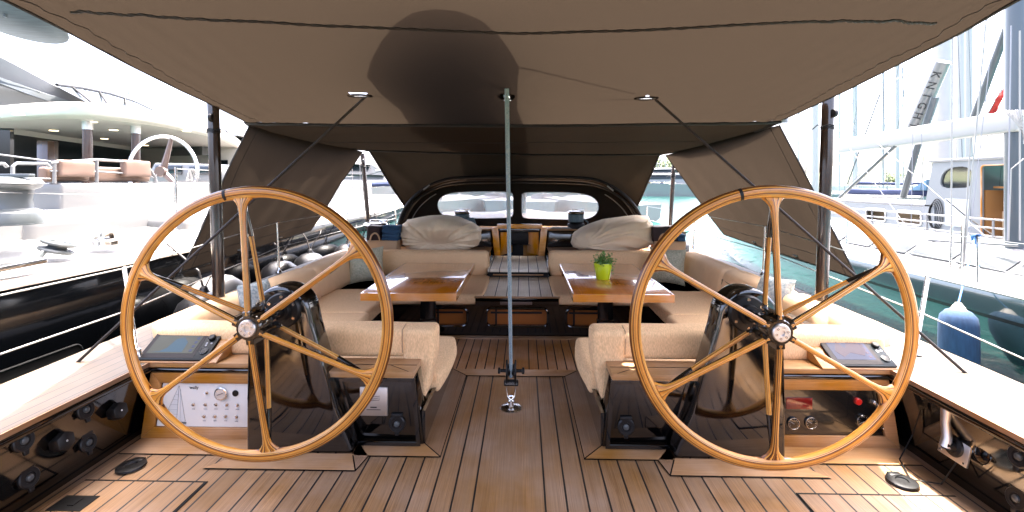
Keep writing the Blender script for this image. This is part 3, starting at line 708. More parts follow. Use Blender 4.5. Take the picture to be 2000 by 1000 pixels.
    m = MB(); m.lathe(W0+Vector((0, .07, 0)), [(.036, 0), (.036, .17)], (0, 1, 0), 24); m.build('axle', 'black', wt)
    m = MB(); m.lathe(W0+Vector((0, -.071, 0)), [(.042, 0), (.042, .008), (.038, .012), (.014, .012), (.014, .004), (0, .004)], (0, -1, 0), 36); cpp = m.build('hub_cap', 'brushed', hb)
    for k in range(6):
        a = math.radians(60*k+15); m = MB(); m.lathe(W0+Vector((.0265*math.cos(a), -.083, .0265*math.sin(a))), [(.0062, 0), (.0062, .003), (.003, .003), (.003, 0)], (0, -1, 0), 12); m.build('bolt', 'steel', cpp)

    # locker box inboard of the pedestal, with teak top
    bx = thing('deck_locker', (s*.72, 2.65, 0), ('glossy black deck locker with brushed metal plaque and round latch' if left else 'glossy black deck locker with round latch and no plaque'), 'locker')
    yb = 2.59
    m = MB(); m.prism([(s*.50, yb, 0), (s*.90, yb, 0), (s*1.02, yb-.03, .40), (s*.545, yb-.03, .40)], (0, .16, 0), .008); bd = m.build('body', 'black', bx)
    m = MB(); m.plate([(s*x, yb-.030, z) for x, z in ((.545, .385), (.98, .385), (.88, .012), (.515, .012))], [[(s*x, yb-.030, z) for x, z in ((.565, .368), (.955, .368), (.865, .03), (.538, .03))]], (0, .012, 0)); m.build('face_rim', 'black', bd)
    m = MB(); m.box((s*.545, yb-.06, .402), (s*1.10, 2.735, .436), .005); tp = m.build('teak_top', 'teakx', bx)
    m = MB(); m.prism([(s*.575, 2.54, .4365), (s*.58, 2.54, .4365), (s*.705, 2.63, .4365), (s*.70, 2.63, .4365)], (0, 0, .001)); m.box((s*.55, 2.628, .4365), (s*1.1, 2.633, .4375)); m.build('caulking', 'caulk', tp)
    m = MB(); rings = []
    def latch(c, nrm, up, par, sc_=1.0, name='round_latch'):
        nrm = Vector(nrm); up = Vector(up); sd2 = nrm.cross(up)
        k_ = MB(); k_.lathe(c, [(.047*sc_, 0), (.047*sc_, .010), (.042*sc_, .014), (.026*sc_, .013), (.024*sc_, .009), (.018*sc_, .009)], nrm, 32)
        k_.prism([c+(sd2*x+up*z)*sc_ for x, z in ((-.032, .038), (.032, .038), (.032, .056), (-.032, .056))], nrm*.014, .003)
        k_.prism([c+(sd2*x+up*z)*sc_ for x, z in ((-.014, -.04), (.014, -.04), (.010, -.066), (-.010, -.066))], nrm*.012, .003)
        o_ = k_.build(name, 'rubber', par)
        k_ = MB(); k_.lathe(c+nrm*.009, [(.016*sc_, 0), (.014*sc_, .007), (.006*sc_, .010), (0, .010)], nrm, 20); k_.build('push_button', 'greysteel', o_)
        return o_
    p = PY(776 if left else 1222, 826 if left else 832, yb-.012)
    latch(Vector((p.x, yb-.014, p.z)), (0, -1, 0), (0, 0, 1), bd)
    if left:
        a = PY(703, 756, yb-.03); b = PY(757, 812, yb-.03)
        q = MB(); q.box((a.x, yb-.034, b.z), (b.x, yb-.018, a.z), .002); pq = q.build('plaque', 'brushed', bd)
        cx, cz_ = (a.x+b.x)/2, (a.z+b.z)/2
        q = MB(); q.tube([(cx-.03, yb-.035, cz_+.005), (cx-.03, yb-.035, cz_+.025), (cx+.035, yb-.035, cz_+.032), (cx+.033, yb-.035, cz_+.010)], .0013, 6, closed=True)
        q.tube([(cx-.025, yb-.035, cz_+.012), (cx, yb-.035, cz_+.016), (cx+.03, yb-.035, cz_+.022)], .001, 6)
        q.box((cx-.018, yb-.0352, cz_-.034), (cx+.018, yb-.0342, cz_-.028)); q.box((cx-.04, yb-.0352, cz_-.046), (cx+.04, yb-.0342, cz_-.043)); q.build('engraving', 'rubber', pq)
    # fittings on the coaming face beside the helm
    def wall(u, v):
        for _ in range(3):
            pass
        x = s*2.135; p_ = PX(u, v, x); 
        x = s*(2.10+(.41-p_.z)*.23-.0); return PX(u, v, x)
    nrm = Vector((-s*.975, 0, .22)).normalized(); up = Vector((-s*.22*-1, 0, .975)); up = (Vector((0, 0, 1))-nrm*nrm.z).normalized()
    if left:
        for i, (u, v) in enumerate(((42, 862), (164, 801), (169, 865), (53, 934))):
            o = latch(wall(u, v)+nrm*.002, nrm, up, None, .95)
            tag(o, ['round dark latch farthest aft on the black coaming, high up', 'round dark latch high on the black coaming, left of the upper hexagonal knob', 'round dark latch between the two hexagonal knobs, low on the black coaming', 'round dark latch lowest and nearest the camera on the black coaming'][i], 'latch', 'latches on the port coaming')
        for i, (u, v) in enumerate(((226, 805), (117, 865))):
            c0 = wall(u-6, v)
            q = MB(); hexa = [(c0+(up*math.cos(k*PI/3)+nrm.cross(up)*math.sin(k*PI/3))*.046) for k in range(6)]
            q.prism(hexa, nrm*.05, .005); o = q.build('hexagonal_knob', 'rubber', None)
            tag(o, ['hexagonal black knob on the coaming closest to the white switch panel', 'hexagonal black knob on the coaming between the round latches'][i], 'knob', 'hexagonal knobs on the port coaming')
            q = MB(); q.lathe(c0+nrm*.05, [(.005, 0), (.005, .002), (0, .002)], nrm, 12); q.build('screw', 'steel', o)
    else:
        for i, (u, v) in enumerate(((1995, 893), (1990, 975))):
            o = latch(wall(u, v)+nrm*.002, nrm, up, None, .95); tag(o, ['round grey latch on the black coaming right of the throttle, upper one', 'round grey latch on the black coaming at the lower right corner'][i], 'latch', 'latches on the starboard coaming')
        c0 = wall(1868, 872)
        th = thing('throttle_lever', tuple(c0), 'grey throttle lever on a square metal plate set in the black coaming', 'throttle')
        ef = nrm.cross(up).normalized()
        q = MB(); q.prism([c0+ef*a_+up*b_ for a_, b_ in ((-.075, -.065), (.075, -.065), (.075, .065), (-.075, .065))], nrm*.012, .004); pl = q.build('mounting_plate', 'brushed', th)
        q = MB(); q.lathe(c0+nrm*.012, [(.05, 0), (.045, .008), (.028, .012), (.022, .05), (.0, .05)], nrm, 28); q.build('pivot', 'rubber', th)
        q = MB(); b0 = c0+nrm*.052
        sg = -1 if (ef.y < 0) else 1
        path = [b0+up*-.012, b0+up*.03, b0+up*.10+ef*(sg*.015)+nrm*.01, b0+up*.16+ef*(sg*.012)+nrm*.02, b0+up*.205+nrm*.012]
        q.tube([p_ for p_ in path], [.024, .021, .019, .023, .021], 12); q.build('handle', 'brushed', th)
        for a_ in (-.06, .06):
            for b_ in (-.05, .05):
                q = MB(); q.lathe(c0+ef*a_+up*b_+nrm*.012, [(.005, 0), (.005, .002), (0, .002)], nrm, 10); q.build('screw', 'steel', pl)
        c1 = wall(1920, 888)
        q = MB(); n_ = 30; q.tube([c1+nrm*.006+(up*math.cos(2*PI*i/n_)+ef*math.sin(2*PI*i/n_))*.04 for i in range(n_)], .003, 8, closed=True)
        q.lathe(c1, [(.036, 0), (.034, .006), (.01, .012), (0, .012)], nrm, 28)
        tag(q.build('coaming_gauge', 'black', None), 'round black glass gauge in the coaming between throttle plate and latches', 'gauge')
        q = MB(); q.tube([wall(1800, 800)+nrm*.004, wall(1790, 850)+nrm*.02, Vector((2.06, 2.50, .012)), Vector((1.98, 2.33, .012)), Vector((2.1, 2.3, .012)), wall(1880, 900)+nrm*.02], .0035, 6)
        tag(q.build('cable', 'blackmatt', None), 'thin black cable trailing from the console to the throttle', 'cable')
    # recessed floor fitting
    p = PZ(256 if left else 1762, 911 if left else 941, .008)
    q = MB(); q.lathe(p, [(.066, 0), (.064, .008), (.05, .011), (.028, .010), (.025, .004), (0, .004)], (0, 0, 1), 36); q.box((p.x-.03, p.y+.03, .008), (p.x+.03, p.y+.062, .022), .004)
    tag(q.build('deck_fitting', 'rubber', None), 'flat round black deck fitting on the teak below the '+('white switch panel' if left else 'black instrument panel'), 'deck fitting', 'round deck fittings')

# ============================================================ COCKPIT SEATING
def wob(amp, sc_=6, seed=0):
    def fn(p):
        q = Vector((p.x*sc_+seed, p.y*sc_, p.z*sc_)); return p+Vector((noise.noise(q), noise.noise(q+Vector((9, 0, 0))), noise.noise(q+Vector((0, 9, 0)))))*amp
    return fn
for s in (-1, 1):
    left = s < 0
    near = 'beside the bare table' if left else 'beside the table with the lime pot'
    side = 'port' if left else 'starboard'
    b = thing('settee_base', (s*1.8, 4.2, -.25), 'black settee base under the cushions '+near, 'settee base', 'settee bases')
    m = MB(); m.box((s*1.53, 3.62, -.25), (s*2.18, 5.21, .10), .01); m.build('side_base', 'black', b)
    m = MB(); m.prism([(s*.495, 2.60, 0), (s*.495, 3.66, 0), (s*.495, 3.66, .15), (s*.495, 2.60, .19)], (s*.02, 0, 0)); m.box((s*.52, 2.76, 0), (s*2.17, 3.65, .15)); m.build('aft_base', 'black', b)
    m = MB(); m.box((s*.50, 3.60, -.25), (s*2.15, 3.655, .0)); m.build('aft_riser', 'black', b)
    def cushion(name, a, c, r, label, mt='cushion', fn=None, puff=.05, amp=.006, grp='seat cushions', zipper=False):
        k_ = MB(); w_ = wob(amp, 5, a[0]*3+a[1])
        k_.rbox((s*a[0], a[1], a[2]), (s*c[0], c[1], c[2]), r, 10, (lambda p: fn(w_(p))) if fn else w_, puff)
        o = k_.build(name, mt); tag(o, label, 'cushion', grp); return o
    tb = 'the bare table' if left else 'the table with the lime pot'
    # side seats, two lengths
    cushion('seat_cushion', (1.42, 3.60, .09), (2.20, 4.42, .235), .035, 'aft side seat cushion outboard of '+tb)
    cushion('seat_cushion', (1.46, 4.43, .09), (2.20, 5.40, .235), .035, 'forward side seat cushion outboard of '+tb)
    # side backrests leaning outboard
    lean = lambda p: Vector((p.x+s*(p.z-.25)*.22, p.y, p.z))
    cushion('backrest_cushion', (2.14, 5.02, .20), (2.36, 6.30, .56), .06, 'forward side backrest outboard of '+tb, 'cushion2', lean, .06, grp='backrest cushions')
    cushion('backrest_cushion', (2.14, 3.95, .20), (2.36, 5.00, .56), .06, 'middle side backrest outboard of '+tb, 'cushion2', lean, .06, grp='backrest cushions')
    cushion('backrest_cushion', (2.14, 2.98, .20), (2.36, 3.93, .565), .06, 'aft side backrest in the corner outboard of '+tb, 'cushion2', lean, .06, grp='backrest cushions')
    # aft seat and its backrest, seen from behind
    cushion('seat_cushion', (.475, 2.93, .14), (2.15, 3.64, .275), .03, 'aft seat cushion between deck locker and '+tb)
    k_ = MB(); w_ = wob(.006, 5, s*4)
    def hang(p):
        x = abs(p.x)
        if x < .60 and p.z < .52: p = Vector((p.x, p.y, p.z-(.60-x)/.14*(.52-p.z)/.09*.25*1.0)) if p.z < .45 else p
        return w_(p)
    k_.rbox((s*.56, 2.735, .435), (s*2.17, 2.93, .605), .040, 12, w_, .04)
    k_.rbox((s*.47, 2.725, .185), (s*.66, 2.935, .603), .035, 8, lambda p: w_(Vector((p.x+s*.05*max(0, (.45-p.z))/.25, p.y, p.z))), .01)
    bk_ = k_.build('backrest_cushion', 'cushion')
    k_ = MB(); k_.tube([(s*.66, 2.733, .47), (s*.662, 2.732, .55), (s*.664, 2.745, .602), (s*.664, 2.83, .611)], .0035, 6); k_.tube([(s*1.42, 2.733, .47), (s*1.42, 2.730, .55), (s*1.42, 2.745, .604), (s*1.42, 2.83, .612)], .0035, 6); k_.build('seam', 'tanseam', bk_)
    tag(bk_, 'long beige backrest standing on the deck locker '+near, 'cushion', 'backrest cushions')
    # forward seat and backrest
    cushion('seat_cushion', (.40 if not left else .385, 5.19, .10), (1.60, 6.30, .225), .035, 'forward seat cushion ahead of '+tb)
    cushion('backrest_cushion', (.43, 6.30, .20), (2.10, 6.50, .545), .05, 'long backrest across the forward end of '+tb, grp='backrest cushions', puff=.03)
    # forward bulkhead under the steps/seats
# sole bulkhead with three portlights
bk = thing('cockpit_bulkhead', (0, 5.2, -.25), 'glossy black cockpit bulkhead with rounded windows below the steps', 'bulkhead')
holes = [(-.345, .325), (-1.02, -.585), (.555, .99)]
m = MB(); m.plate([(-1.56, 5.205, -.25), (1.56, 5.205, -.25), (1.56, 5.205, .095), (-1.56, 5.205, .095)],
                  [[(x, 5.205, z) for x, z in rrect(a, b_, -.125, .055, .05)] for a, b_ in holes], (0, .03, 0)); m.build('panel', 'black', bk)
for a, b_ in holes:
    m = MB(); pts = rrect(a-.012, b_+.012, -.137, .067, .06)
    m.tube([(x, 5.20, z) for x, z in pts], .014, 8, closed=True); fr_ = m.build('window_frame', 'black', bk)
    m = MB(); m.box((a-.02, 5.36, -.16), (b_+.02, 5.38, .09)); m.build('cabin_panel', 'orangewood', fr_)
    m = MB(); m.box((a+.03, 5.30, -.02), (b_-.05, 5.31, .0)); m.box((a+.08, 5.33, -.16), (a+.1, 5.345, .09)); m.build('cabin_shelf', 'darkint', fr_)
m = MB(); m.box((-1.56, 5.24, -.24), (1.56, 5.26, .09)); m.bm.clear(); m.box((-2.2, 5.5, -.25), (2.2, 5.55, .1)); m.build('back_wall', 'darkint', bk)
# steps
stp = thing('companion_steps', (0, 5.8, .1), 'two weathered teak steps between the forward seats leading to the companionway', 'steps')
m = MB(); m.box((-.47, 5.19, .165), (.45, 6.24, .21), .004); m.build('lower_tread', 'grey_teak', stp)
m = MB(); m.box((-.48, 5.175, .10), (.46, 5.189, .205), .003); m.build('front_edge', 'black', stp)
m = MB(); m.box((-.20, 5.165, .118), (.16, 5.174, .15), .002); m.build('step_badge', 'tan', stp)
m = MB(); m.box((-.49, 5.166, .19), (.47, 5.1895, .208), .003); m.build('nosing', 'teakx', stp)
m = MB(); m.box((-.42, 6.19, .285), (.40, 7.35, .325), .004); m.build('upper_tread', 'grey_teak', stp)
m = MB(); m.box((-.42, 6.24, .21), (.40, 6.26, .285)); m.build('riser', 'blackmatt', stp)
m = MB(); m.box((-.35, 6.225, .235), (.33, 6.238, .25)); m.build('riser_batten', 'framewood', stp)
# side lockers forward of the backrests (bases for bean bags)
for s in (-1, 1):
    m = MB(); m.box((s*.44, 6.51, .0), (s*2.4, 7.55, .43), .01)
    k = m.build('seat_locker', 'black'); tag(k, 'low black locker under the cream bean bag '+('near the tall basket on the port side' if s < 0 else 'on the side with the lime pot'), 'locker', 'lockers under the bean bags')
    m = MB(); m.box((s*.445, 6.515, .431), (s*2.39, 7.54, .442)); m.build('teak_top', 'teakx', k)
# cabin front, companionway
cb = thing('cabin_front', (0, 7.6, .3), 'low cabin front with glossy black panels and teak ledge either side of the doors', 'cabin')
for s in (-1, 1):
    m = MB(); m.box((s*.36, 7.56, .30), (s*2.1, 7.62, .715), .004); m.build('panel', 'black', cb)
    m = MB(); m.box((s*.36, 7.42, .72), (s*2.2, 9.0, .745), .006); m.build('ledge', 'teakx', cb)
m = MB(); m.box((-2.1, 7.7, .44), (2.1, 12.5, .71), .05); m.build('coachroof', 'blackmatt', cb)
cw = thing('companionway', (0, 7.4, .3), 'varnished wood companionway frame with open doors and dark interior', 'companionway')
for s, nm in ((-1, 0), (1, 0)):
    m = MB(); m.prism([(s*.30, 7.36, .32), (s*.40, 7.36, .32), (s*.45, 7.36, .775), (s*.345, 7.36, .775)], (0, .07, 0), .006); m.build('door_post', 'doorwood', cw)
    m = MB(); m.prism([(s*.29, 7.45, .32), (s*.12, 7.75, .32), (s*.12, 7.75, .72), (s*.29, 7.45, .72)], (s*.02, 0.012, 0), .004); m.build('door_leaf', 'doorwood', cw)
m = MB(); m.box((-.36, 7.37, .755), (.36, 7.44, .825), .006); m.build('lintel', 'doorwood', cw)
m = MB(); m.box((-.35, 7.43, .69), (.35, 7.445, .752), .003); m.build('hatch_edge', 'black', cw)
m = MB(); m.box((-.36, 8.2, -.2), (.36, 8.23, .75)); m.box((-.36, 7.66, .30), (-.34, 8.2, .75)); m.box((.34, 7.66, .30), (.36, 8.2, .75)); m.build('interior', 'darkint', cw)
m = MB(); m.box((.06, 8.1, 0), (.28, 8.13, .7)); m.build('inner_door', 'doorwood', cw)

# tables
for s in (-1, 1):
    left = s < 0
    x0, x1 = (-1.437, -.552) if left else (.512, 1.428)
    cx = -.975 if left else .945
    t = thing('cockpit_table', (cx, 5.0, -.25), 'varnished wood cockpit table with nothing on it' if left else 'varnished wood cockpit table carrying the lime plant pot', 'table', 'cockpit tables')
    m = MB(); m.box((x0+.012, 4.212, .43), (x1-.012, 5.79, .4712), .004); m.build('table_top', 'tablewood', t)
    m = MB(); m.plate([(x0, 4.20, .400), (x1, 4.20, .400), (x1, 5.80, .400), (x0, 5.80, .400)], [[(x0+.013, 4.213, .400), (x1-.013, 4.213, .400), (x1-.013, 5.787, .400), (x0+.013, 5.787, .400)]], (0, 0, .0705)); m.build('edge_trim', 'tableedge', t)
    m = MB(); m.lathe((cx, 5.0, -.25), [(.105, 0), (.105, .015), (.094, .03), (.094, .26), (.085, .27), (.085, .60), (.085, .67)], (0, 0, 1), 36); m.build('post', 'carbon', t)
    m = MB(); m.lathe((cx+.03, 4.905, -.13), [(.009, 0), (.009, .006), (0, .006)], (0, -1, 0), 12); m.build('post_screw', 'steel', t)
    m = MB(); m.box((cx-.2, 4.7, .36), (cx+.2, 5.3, .429), .003); m.build('bracket', 'blackmatt', t)
# lime pot with herb
pp = thing('plant_pot', (.90, 4.88, .472), 'bright lime green pot holding a small leafy herb on the varnished table', 'potted plant')
m = MB(); m.lathe((.90, 4.88, .4725), [(.066, 0), (.072, .006), (.092, .13), (.098, .165), (.096, .172), (.088, .170), (.085, .15)], (0, 0, 1), 36); m.build('pot', 'lime', pp)
m = MB(); m.lathe((.90, 4.88, .615), [(.086, 0), (.05, .012), (0, .014)], (0, 0, 1), 20); m.build('soil', 'soil', pp)
m = MB(); rnd = random.Random(3)
stems = MB()
for i in range(46):
    a = rnd.uniform(0, 2*PI); r = rnd.uniform(.0, .15) ; h = rnd.uniform(.05, .15)-(r/.15)**2*.04
    base = Vector((.90+math.cos(a)*r*.4, 4.88+math.sin(a)*r*.4, .62)); tip = Vector((.90+math.cos(a)*r, 4.88+math.sin(a)*r, .62+h))
    stems.tube([base, (base+tip)/2+Vector((0, 0, .015)), tip], .0015, 5)
    for j in range(9):
        c0 = base.lerp(tip, .35+.65*j/8)+Vector([rnd.uniform(-.012, .012) for _ in range(3)])
        d = Vector((rnd.uniform(-1, 1), rnd.uniform(-1, 1), rnd.uniform(-.2, .9))).normalized(); sd_ = d.orthogonal().normalized(); sd_.rotate(Matrix.Rotation(rnd.uniform(0, 6), 3, d))
        l_ = rnd.uniform(.014, .026); w_ = l_*.4
        m.bm.faces.new([m.bm.verts.new(q) for q in (c0, c0+d*l_*.5+sd_*w_, c0+d*l_, c0+d*l_*.5-sd_*w_)])
for i in range(16):   # one sprig hanging over the rim
    c0 = Vector((.99+i*.0008, 4.83, .66-i*.007))+Vector([rnd.uniform(-.012, .012) for _ in range(3)])
    d = Vector((rnd.uniform(-1, 1), rnd.uniform(-1, 1), rnd.uniform(-1, .5))).normalized(); sd_ = d.orthogonal().normalized()
    m.bm.faces.new([m.bm.verts.new(q) for q in (c0, c0+d*.012+sd_*.009, c0+d*.024, c0+d*.012-sd_*.009)])
m.build('leaves', 'leaf', pp, smooth=0); stems.build('stems', 'leaf', pp)

# scatter pillows
def pillow(c, size, rotz, tilt, mt, label):
    m = MB(); n = 14; P1 = []; P2 = []
    M_ = Matrix.Translation(c) @ Matrix.Rotation(rotz, 4, 'Z') @ Matrix.Rotation(tilt, 4, 'X')
    for i in range(n+1):
        r1 = []; r2 = []
        for j in range(n+1):
            x = 2*i/n-1; z = 2*j/n-1
            pin = 1-.10*(1-x*x)*(abs(z))**2; pin2 = 1-.10*(1-z*z)*abs(x)**2
            th = .085*((1-x**2)*(1-z**2))**.45*(1+.15*noise.noise(Vector((x*2, z*2, c[0]))))
            X_ = x*size/2*pin2; Z_ = z*size/2*pin
            r1.append(M_ @ Vector((X_, -th, Z_))); r2.append(M_ @ Vector((X_, th, Z_)))
        P1.append(r1); P2.append(r2)
    m.grid(P1); m.grid(P2); bmesh.ops.remove_doubles(m.bm, verts=m.bm.verts, dist=.0005)
    tag(m.build('throw_pillow', mt), label, 'pillow', 'throw pillows')
pillow((-1.98, 5.95, .42), .46, math.radians(28), math.radians(-14), 'pillow', 'woven green grey throw pillow in the corner beside the bare table')
pillow((1.90, 5.95, .42), .46, math.radians(-28), math.radians(-14), 'pillow', 'woven green grey throw pillow in the corner beside the lime pot table')
pillow((-2.12, 3.72, .53), .30, math.radians(70), math.radians(-20), 'palepillow', 'pale blue patterned pillow behind the wheel facing the white switch panel')
pillow((2.20, 4.0, .52), .34, math.radians(-70), math.radians(-20), 'palepillow', 'pale blue patterned pillow behind the wheel facing the black instrument panel')

# bean bags
def bean(c, rx, ry, h, seed, label, dent=True, peak=0):
    m = MB(); bmesh.ops.create_icosphere(m.bm, subdivisions=6, radius=1)
    for v in m.bm.verts:
        d = v.co.normalized()
        q = Vector([abs(t)**.78*math.copysign(1, t) for t in d])
        # folds fan out from the hollow facing the tables
        cx, cz = (-.05, -.35) if dent else (-.75, -.2)
        a2 = math.atan2(d.z-cz, d.x-cx); rr = math.hypot(d.z-cz, d.x-cx)
        front = max(0, .45-d.y)
        wv = noise.noise(Vector((a2*2.0, rr*.8, seed)))*.6
        rg = 1-abs(math.sin(a2*5.5+wv*5+seed)); rg2 = 1-abs(math.sin(a2*11+wv*7+seed*2))
        fold = (.055*(rg**2-.3)+.028*(rg2**2-.3))*front*min(1, rr*1.8)+.06*noise.noise(d*1.7+Vector((seed, 0, 0)))+.02*noise.noise(d*6+Vector((seed, 3, 0)))
        r = 1+fold
        X_ = q.x*rx*r; Y_ = q.y*ry*r; Z_ = h*(.5+.5*q.z*r)
        if peak: Z_ = Z_*(1+peak*d.x)
        if dent: Y_ += .30*ry*math.exp(-(((d.x-cx)**2+(d.z-cz)**2)/.22))*front; Z_ -= .10*h*max(0, d.x)**2*max(0, d.z)*2
        v.co = Vector((c[0]+X_, c[1]+Y_, c[2]+max(0, Z_)))
    tag(m.build('bean_bag', 'bean', smooth=180), label, 'bean bag', 'cream bean bags')
bean((-1.20, 7.02, .443), .62, .46, .54, 1.0, 'dented cream bean bag behind the long backrest of the bare table')
bean((1.40, 7.02, .443), .62, .46, .50, 6.0, 'smooth cream bean bag behind the long backrest of the lime pot table', False, .32)

# winches
def winch(c, r, h, label, cat='winch', rope=None, parent=None, name='winch', mt='blackmatt', mtop='steel', grp='winches'):
    c = Vector(c)
    if parent is None: t = thing(name, tuple(c), label, cat, grp)
    else: t = MB(); t.lathe(c, [(r*1.05, -.01), (r*1.05, 0)], (0, 0, 1), 20); t = t.build(name, mt, parent)
    m = MB(); m.lathe(c, [(r, 0), (r, .22*h), (r*.95, .26*h), (r*.72, .32*h), (r*.66, .5*h), (r*.72, .72*h), (r*.92, .78*h), (r*.95, .82*h)], (0, 0, 1), 28); m.build('drum', mt, t)
    m = MB(); m.lathe(c+Vector((0, 0, .82*h)), [(r*.95, 0), (r, .04*h), (r*.9, .12*h), (r*.3, .18*h), (0, .18*h)], (0, 0, 1), 28)
    m.box((c.x-r*.5, c.y-r*.12, c.z+.98*h), (c.x+r*.95, c.y+r*.12, c.z+1.06*h), .004); m.build('top_cap', mtop, t)
    if rope:
        m = MB(); pts = []
        for i in range(90):
            a = i*.42; rr = r*.78+.004; pts.append(c+Vector((rr*math.cos(a), rr*math.sin(a), h*(.36+.38*i/90))))
        m.tube(pts, .017 if r > .1 else .012, 6)
        pts = [c+Vector((r*.9, 0, h*.5)), c+Vector((r*1.35, -.03, h*.35)), c+Vector((r*1.4, -.03, 0)), c+Vector((r*1.0, -.08, -.01))]
        m.tube(pts, .013, 6); m.build('rope_turns', rope, t)
    return t
MT['ropeteal'] = mat('blue_green_rope', (.06, .11, .14), .8, var=((90, 90, 90), (.16, .21, .22), 1))
w1 = PY(903, 447, 7.55); w2 = PY(1125, 448, 7.55)
t = winch((w1.x, 7.55, .746), .13, .30, 'black winch wrapped in blue rope with hanks hanging, between bean bag and companionway', rope='ropeteal')
m = MB()
for i in range(9):
    x = w1.x+.10+i*.012; m.tube([(x, 7.45, .92), (x+.03, 7.40, .85), (x+.05+.01*math.sin(i), 7.38, .70), (x+.03, 7.38, .56+.02*(i % 3)), (x, 7.40, .72), (x-.01, 7.44, .9)], .011, 6)
m.build('hanging_rope', 'ropeteal', t)
winch((w2.x, 7.55, .746), .14, .30, 'black winch wrapped in blue rope behind the smooth bean bag', rope='ropeteal')
MT['winchcover'] = mat('grey_winch_drum', (.03, .028, .026), .4)
winch((-2.28, 7.25, .46), .19, .42, 'big grey primary winch at the foot of the forward awning pole on the basket side', mt='winchcover')
winch((2.42, 7.1, .46), .17, .36, 'big grey primary winch beside the brown bag on the lime pot side', mt='winchcover')
m = MB()
for i in range(3): m.box((-.02+i*0, 7.45, .748+i*.012), (.0, 7.46, .75+i*.012))
m.bm.clear(); m.box((.50, 7.44, .747), (.92, 7.62, .758), .002); m.box((.53, 7.46, .7585), (.94, 7.63, .768), .002)
tag(m.build('paper_stack', 'whiterope'), 'flat white papers lying on the teak ledge right of the companionway', 'papers')

# basket with towels and bag on each side
for s in (-1, 1):
    left = s < 0
    cx = -1.98 if left else 2.16
    cy = 6.75
    bkt = thing('basket', (cx, cy, .45), 'tan basket with loop handle behind the pillow '+('by the dented bean bag' if left else 'by the smooth bean bag'), 'basket', 'tan baskets')
    m = MB(); m.prism([(cx-.20, cy-.14, .445), (cx+.20, cy-.14, .445), (cx+.22, cy-.14, .65), (cx-.22, cy-.14, .65)], (0, .28, 0), .012); m.build('body', 'kraft', bkt)
    m = MB(); n_ = 12; m.tube([(cx-.10+.07*math.cos(PI*i/n_), cy-.15, .64+.12*math.sin(PI*i/n_)) for i in range(n_+1)], .012, 8); m.build('handle', 'kraft', bkt)
    m = MB(); w_ = wob(.02, 9, s)
    a, b_ = (cx-.02, cx+.24)
    if left:
        for i in range(4): m.rbox((a, cy-.12+i*.008, .64+i*.055), (b_, cy+.12, .70+i*.055), .028, 6, w_)
    else:
        for i in range(2): m.rbox((cx+.10, cy-.12, .64+i*.055), (cx+.22, cy+.12, .70+i*.055), .028, 6, w_)
    tag(m.build('folded_towel', 'bluetowel'), 'folded blue towels piled in the basket '+('by the dented bean bag' if left else 'by the smooth bean bag'), 'towels', 'folded towels')
    m = MB(); m.rbox((cx-.24, cy-.10, .64), (cx-.04 if left else cx+.10, cy+.12, .86), .03, 6, wob(.015, 8, s+3))
    tag(m.build('brown_bag', 'brownbag'), 'dark brown bag tucked in the basket '+('by the dented bean bag' if left else 'by the smooth bean bag'), 'bag', 'dark brown bags')

# ============================================================ MAINSHEET ROPE, BLOCK
pb = Vector((-.02, 3.033, .001))
t = thing('sheet_block', tuple(pb), 'black pulley block shackled to a round steel pad eye on the teak deck', 'pulley block')
m = MB(); m.lathe(pb, [(.072, 0), (.072, .004), (.060, .010), (.02, .014), (0, .014)], (0, 0, 1), 40)
m.tube([pb+Vector((-.0, -.0, .01)), pb+Vector((0, 0, .05))], [.018, .010], 12)
n_ = 16; m.tube([pb+Vector((.018*math.cos(2*PI*i/n_), 0, .062+.018*math.sin(2*PI*i/n_))) for i in range(n_)], .007, 8, closed=True); m.build('pad_eye', 'steel', t)
m = MB(); m.tube([pb+Vector(q) for q in ((0, -.02, .062), (-.022, -.01, .08), (-.03, 0, .125), (-.028, 0, .15))], .004, 8); m.tube([pb+Vector(q) for q in ((0, -.02, .062), (.022, -.01, .08), (.030, 0, .125), (.028, 0, .15))], .004, 8); m.build('shackle', 'steel', t)
m = MB(); m.box((pb.x-.048, pb.y-.02, .150), (pb.x+.048, pb.y+.02, .185), .008); bt = m.build('shackle_bar', 'blackmatt', t)
txt('HARKEN', .021, frame((pb.x, pb.y-.0212, .168), (1, 0, 0), (0, 0, 1)), 'whiterope', bt)
for sg in (-1, 1):
    m = MB(); m.prism([pb+Vector((sg*.022, y, z)) for y, z in ((-.03, .17), (.03, .17), (.05, .24), (.035, .30), (0, .318), (-.035, .30), (-.05, .24))], (sg*.012, 0, 0), .004); m.build('cheek', 'blackmatt', t)
m = MB(); m.lathe(pb+Vector((-.02, 0, .25)), [(.042, 0), (.03, .02), (.042, .04)], (1, 0, 0), 28); m.build('sheave', 'rubber', t)
m = MB(); m.tube([pb+Vector((-.085, 0, .245)), pb+Vector((.085, 0, .245))], .011, 10); m.build('side_pin', 'rubber', t)
m = MB(); m.lathe(pb+Vector((-.088, 0, .245)), [(.006, 0), (.02, .003), (.02, .014), (.01, .018)], (1, 0, 0), 16); m.build('pin_knob', 'rubber', t)
m = MB(); m.lathe(pb+Vector((.07, 0, .245)), [(.012, 0), (.022, .004), (.022, .016), (.006, .02)], (1, 0, 0), 16); m.build('pin_knob', 'rubber', t)
rt = PY(990, 185, 2.75); 
m = MB(); a = pb+Vector((0, -.015, .21)); b_ = Vector(rt); c_ = b_+(b_-a).normalized()*.75
m.tube([a+Vector((0, .0, -.0)), a.lerp(b_, .5), b_, c_], [.0115, .0125, .0135, .0135], 12)
tag(m.build('mainsheet', 'rope'), 'thick blue grey rope rising from the deck block through the awning', 'rope')

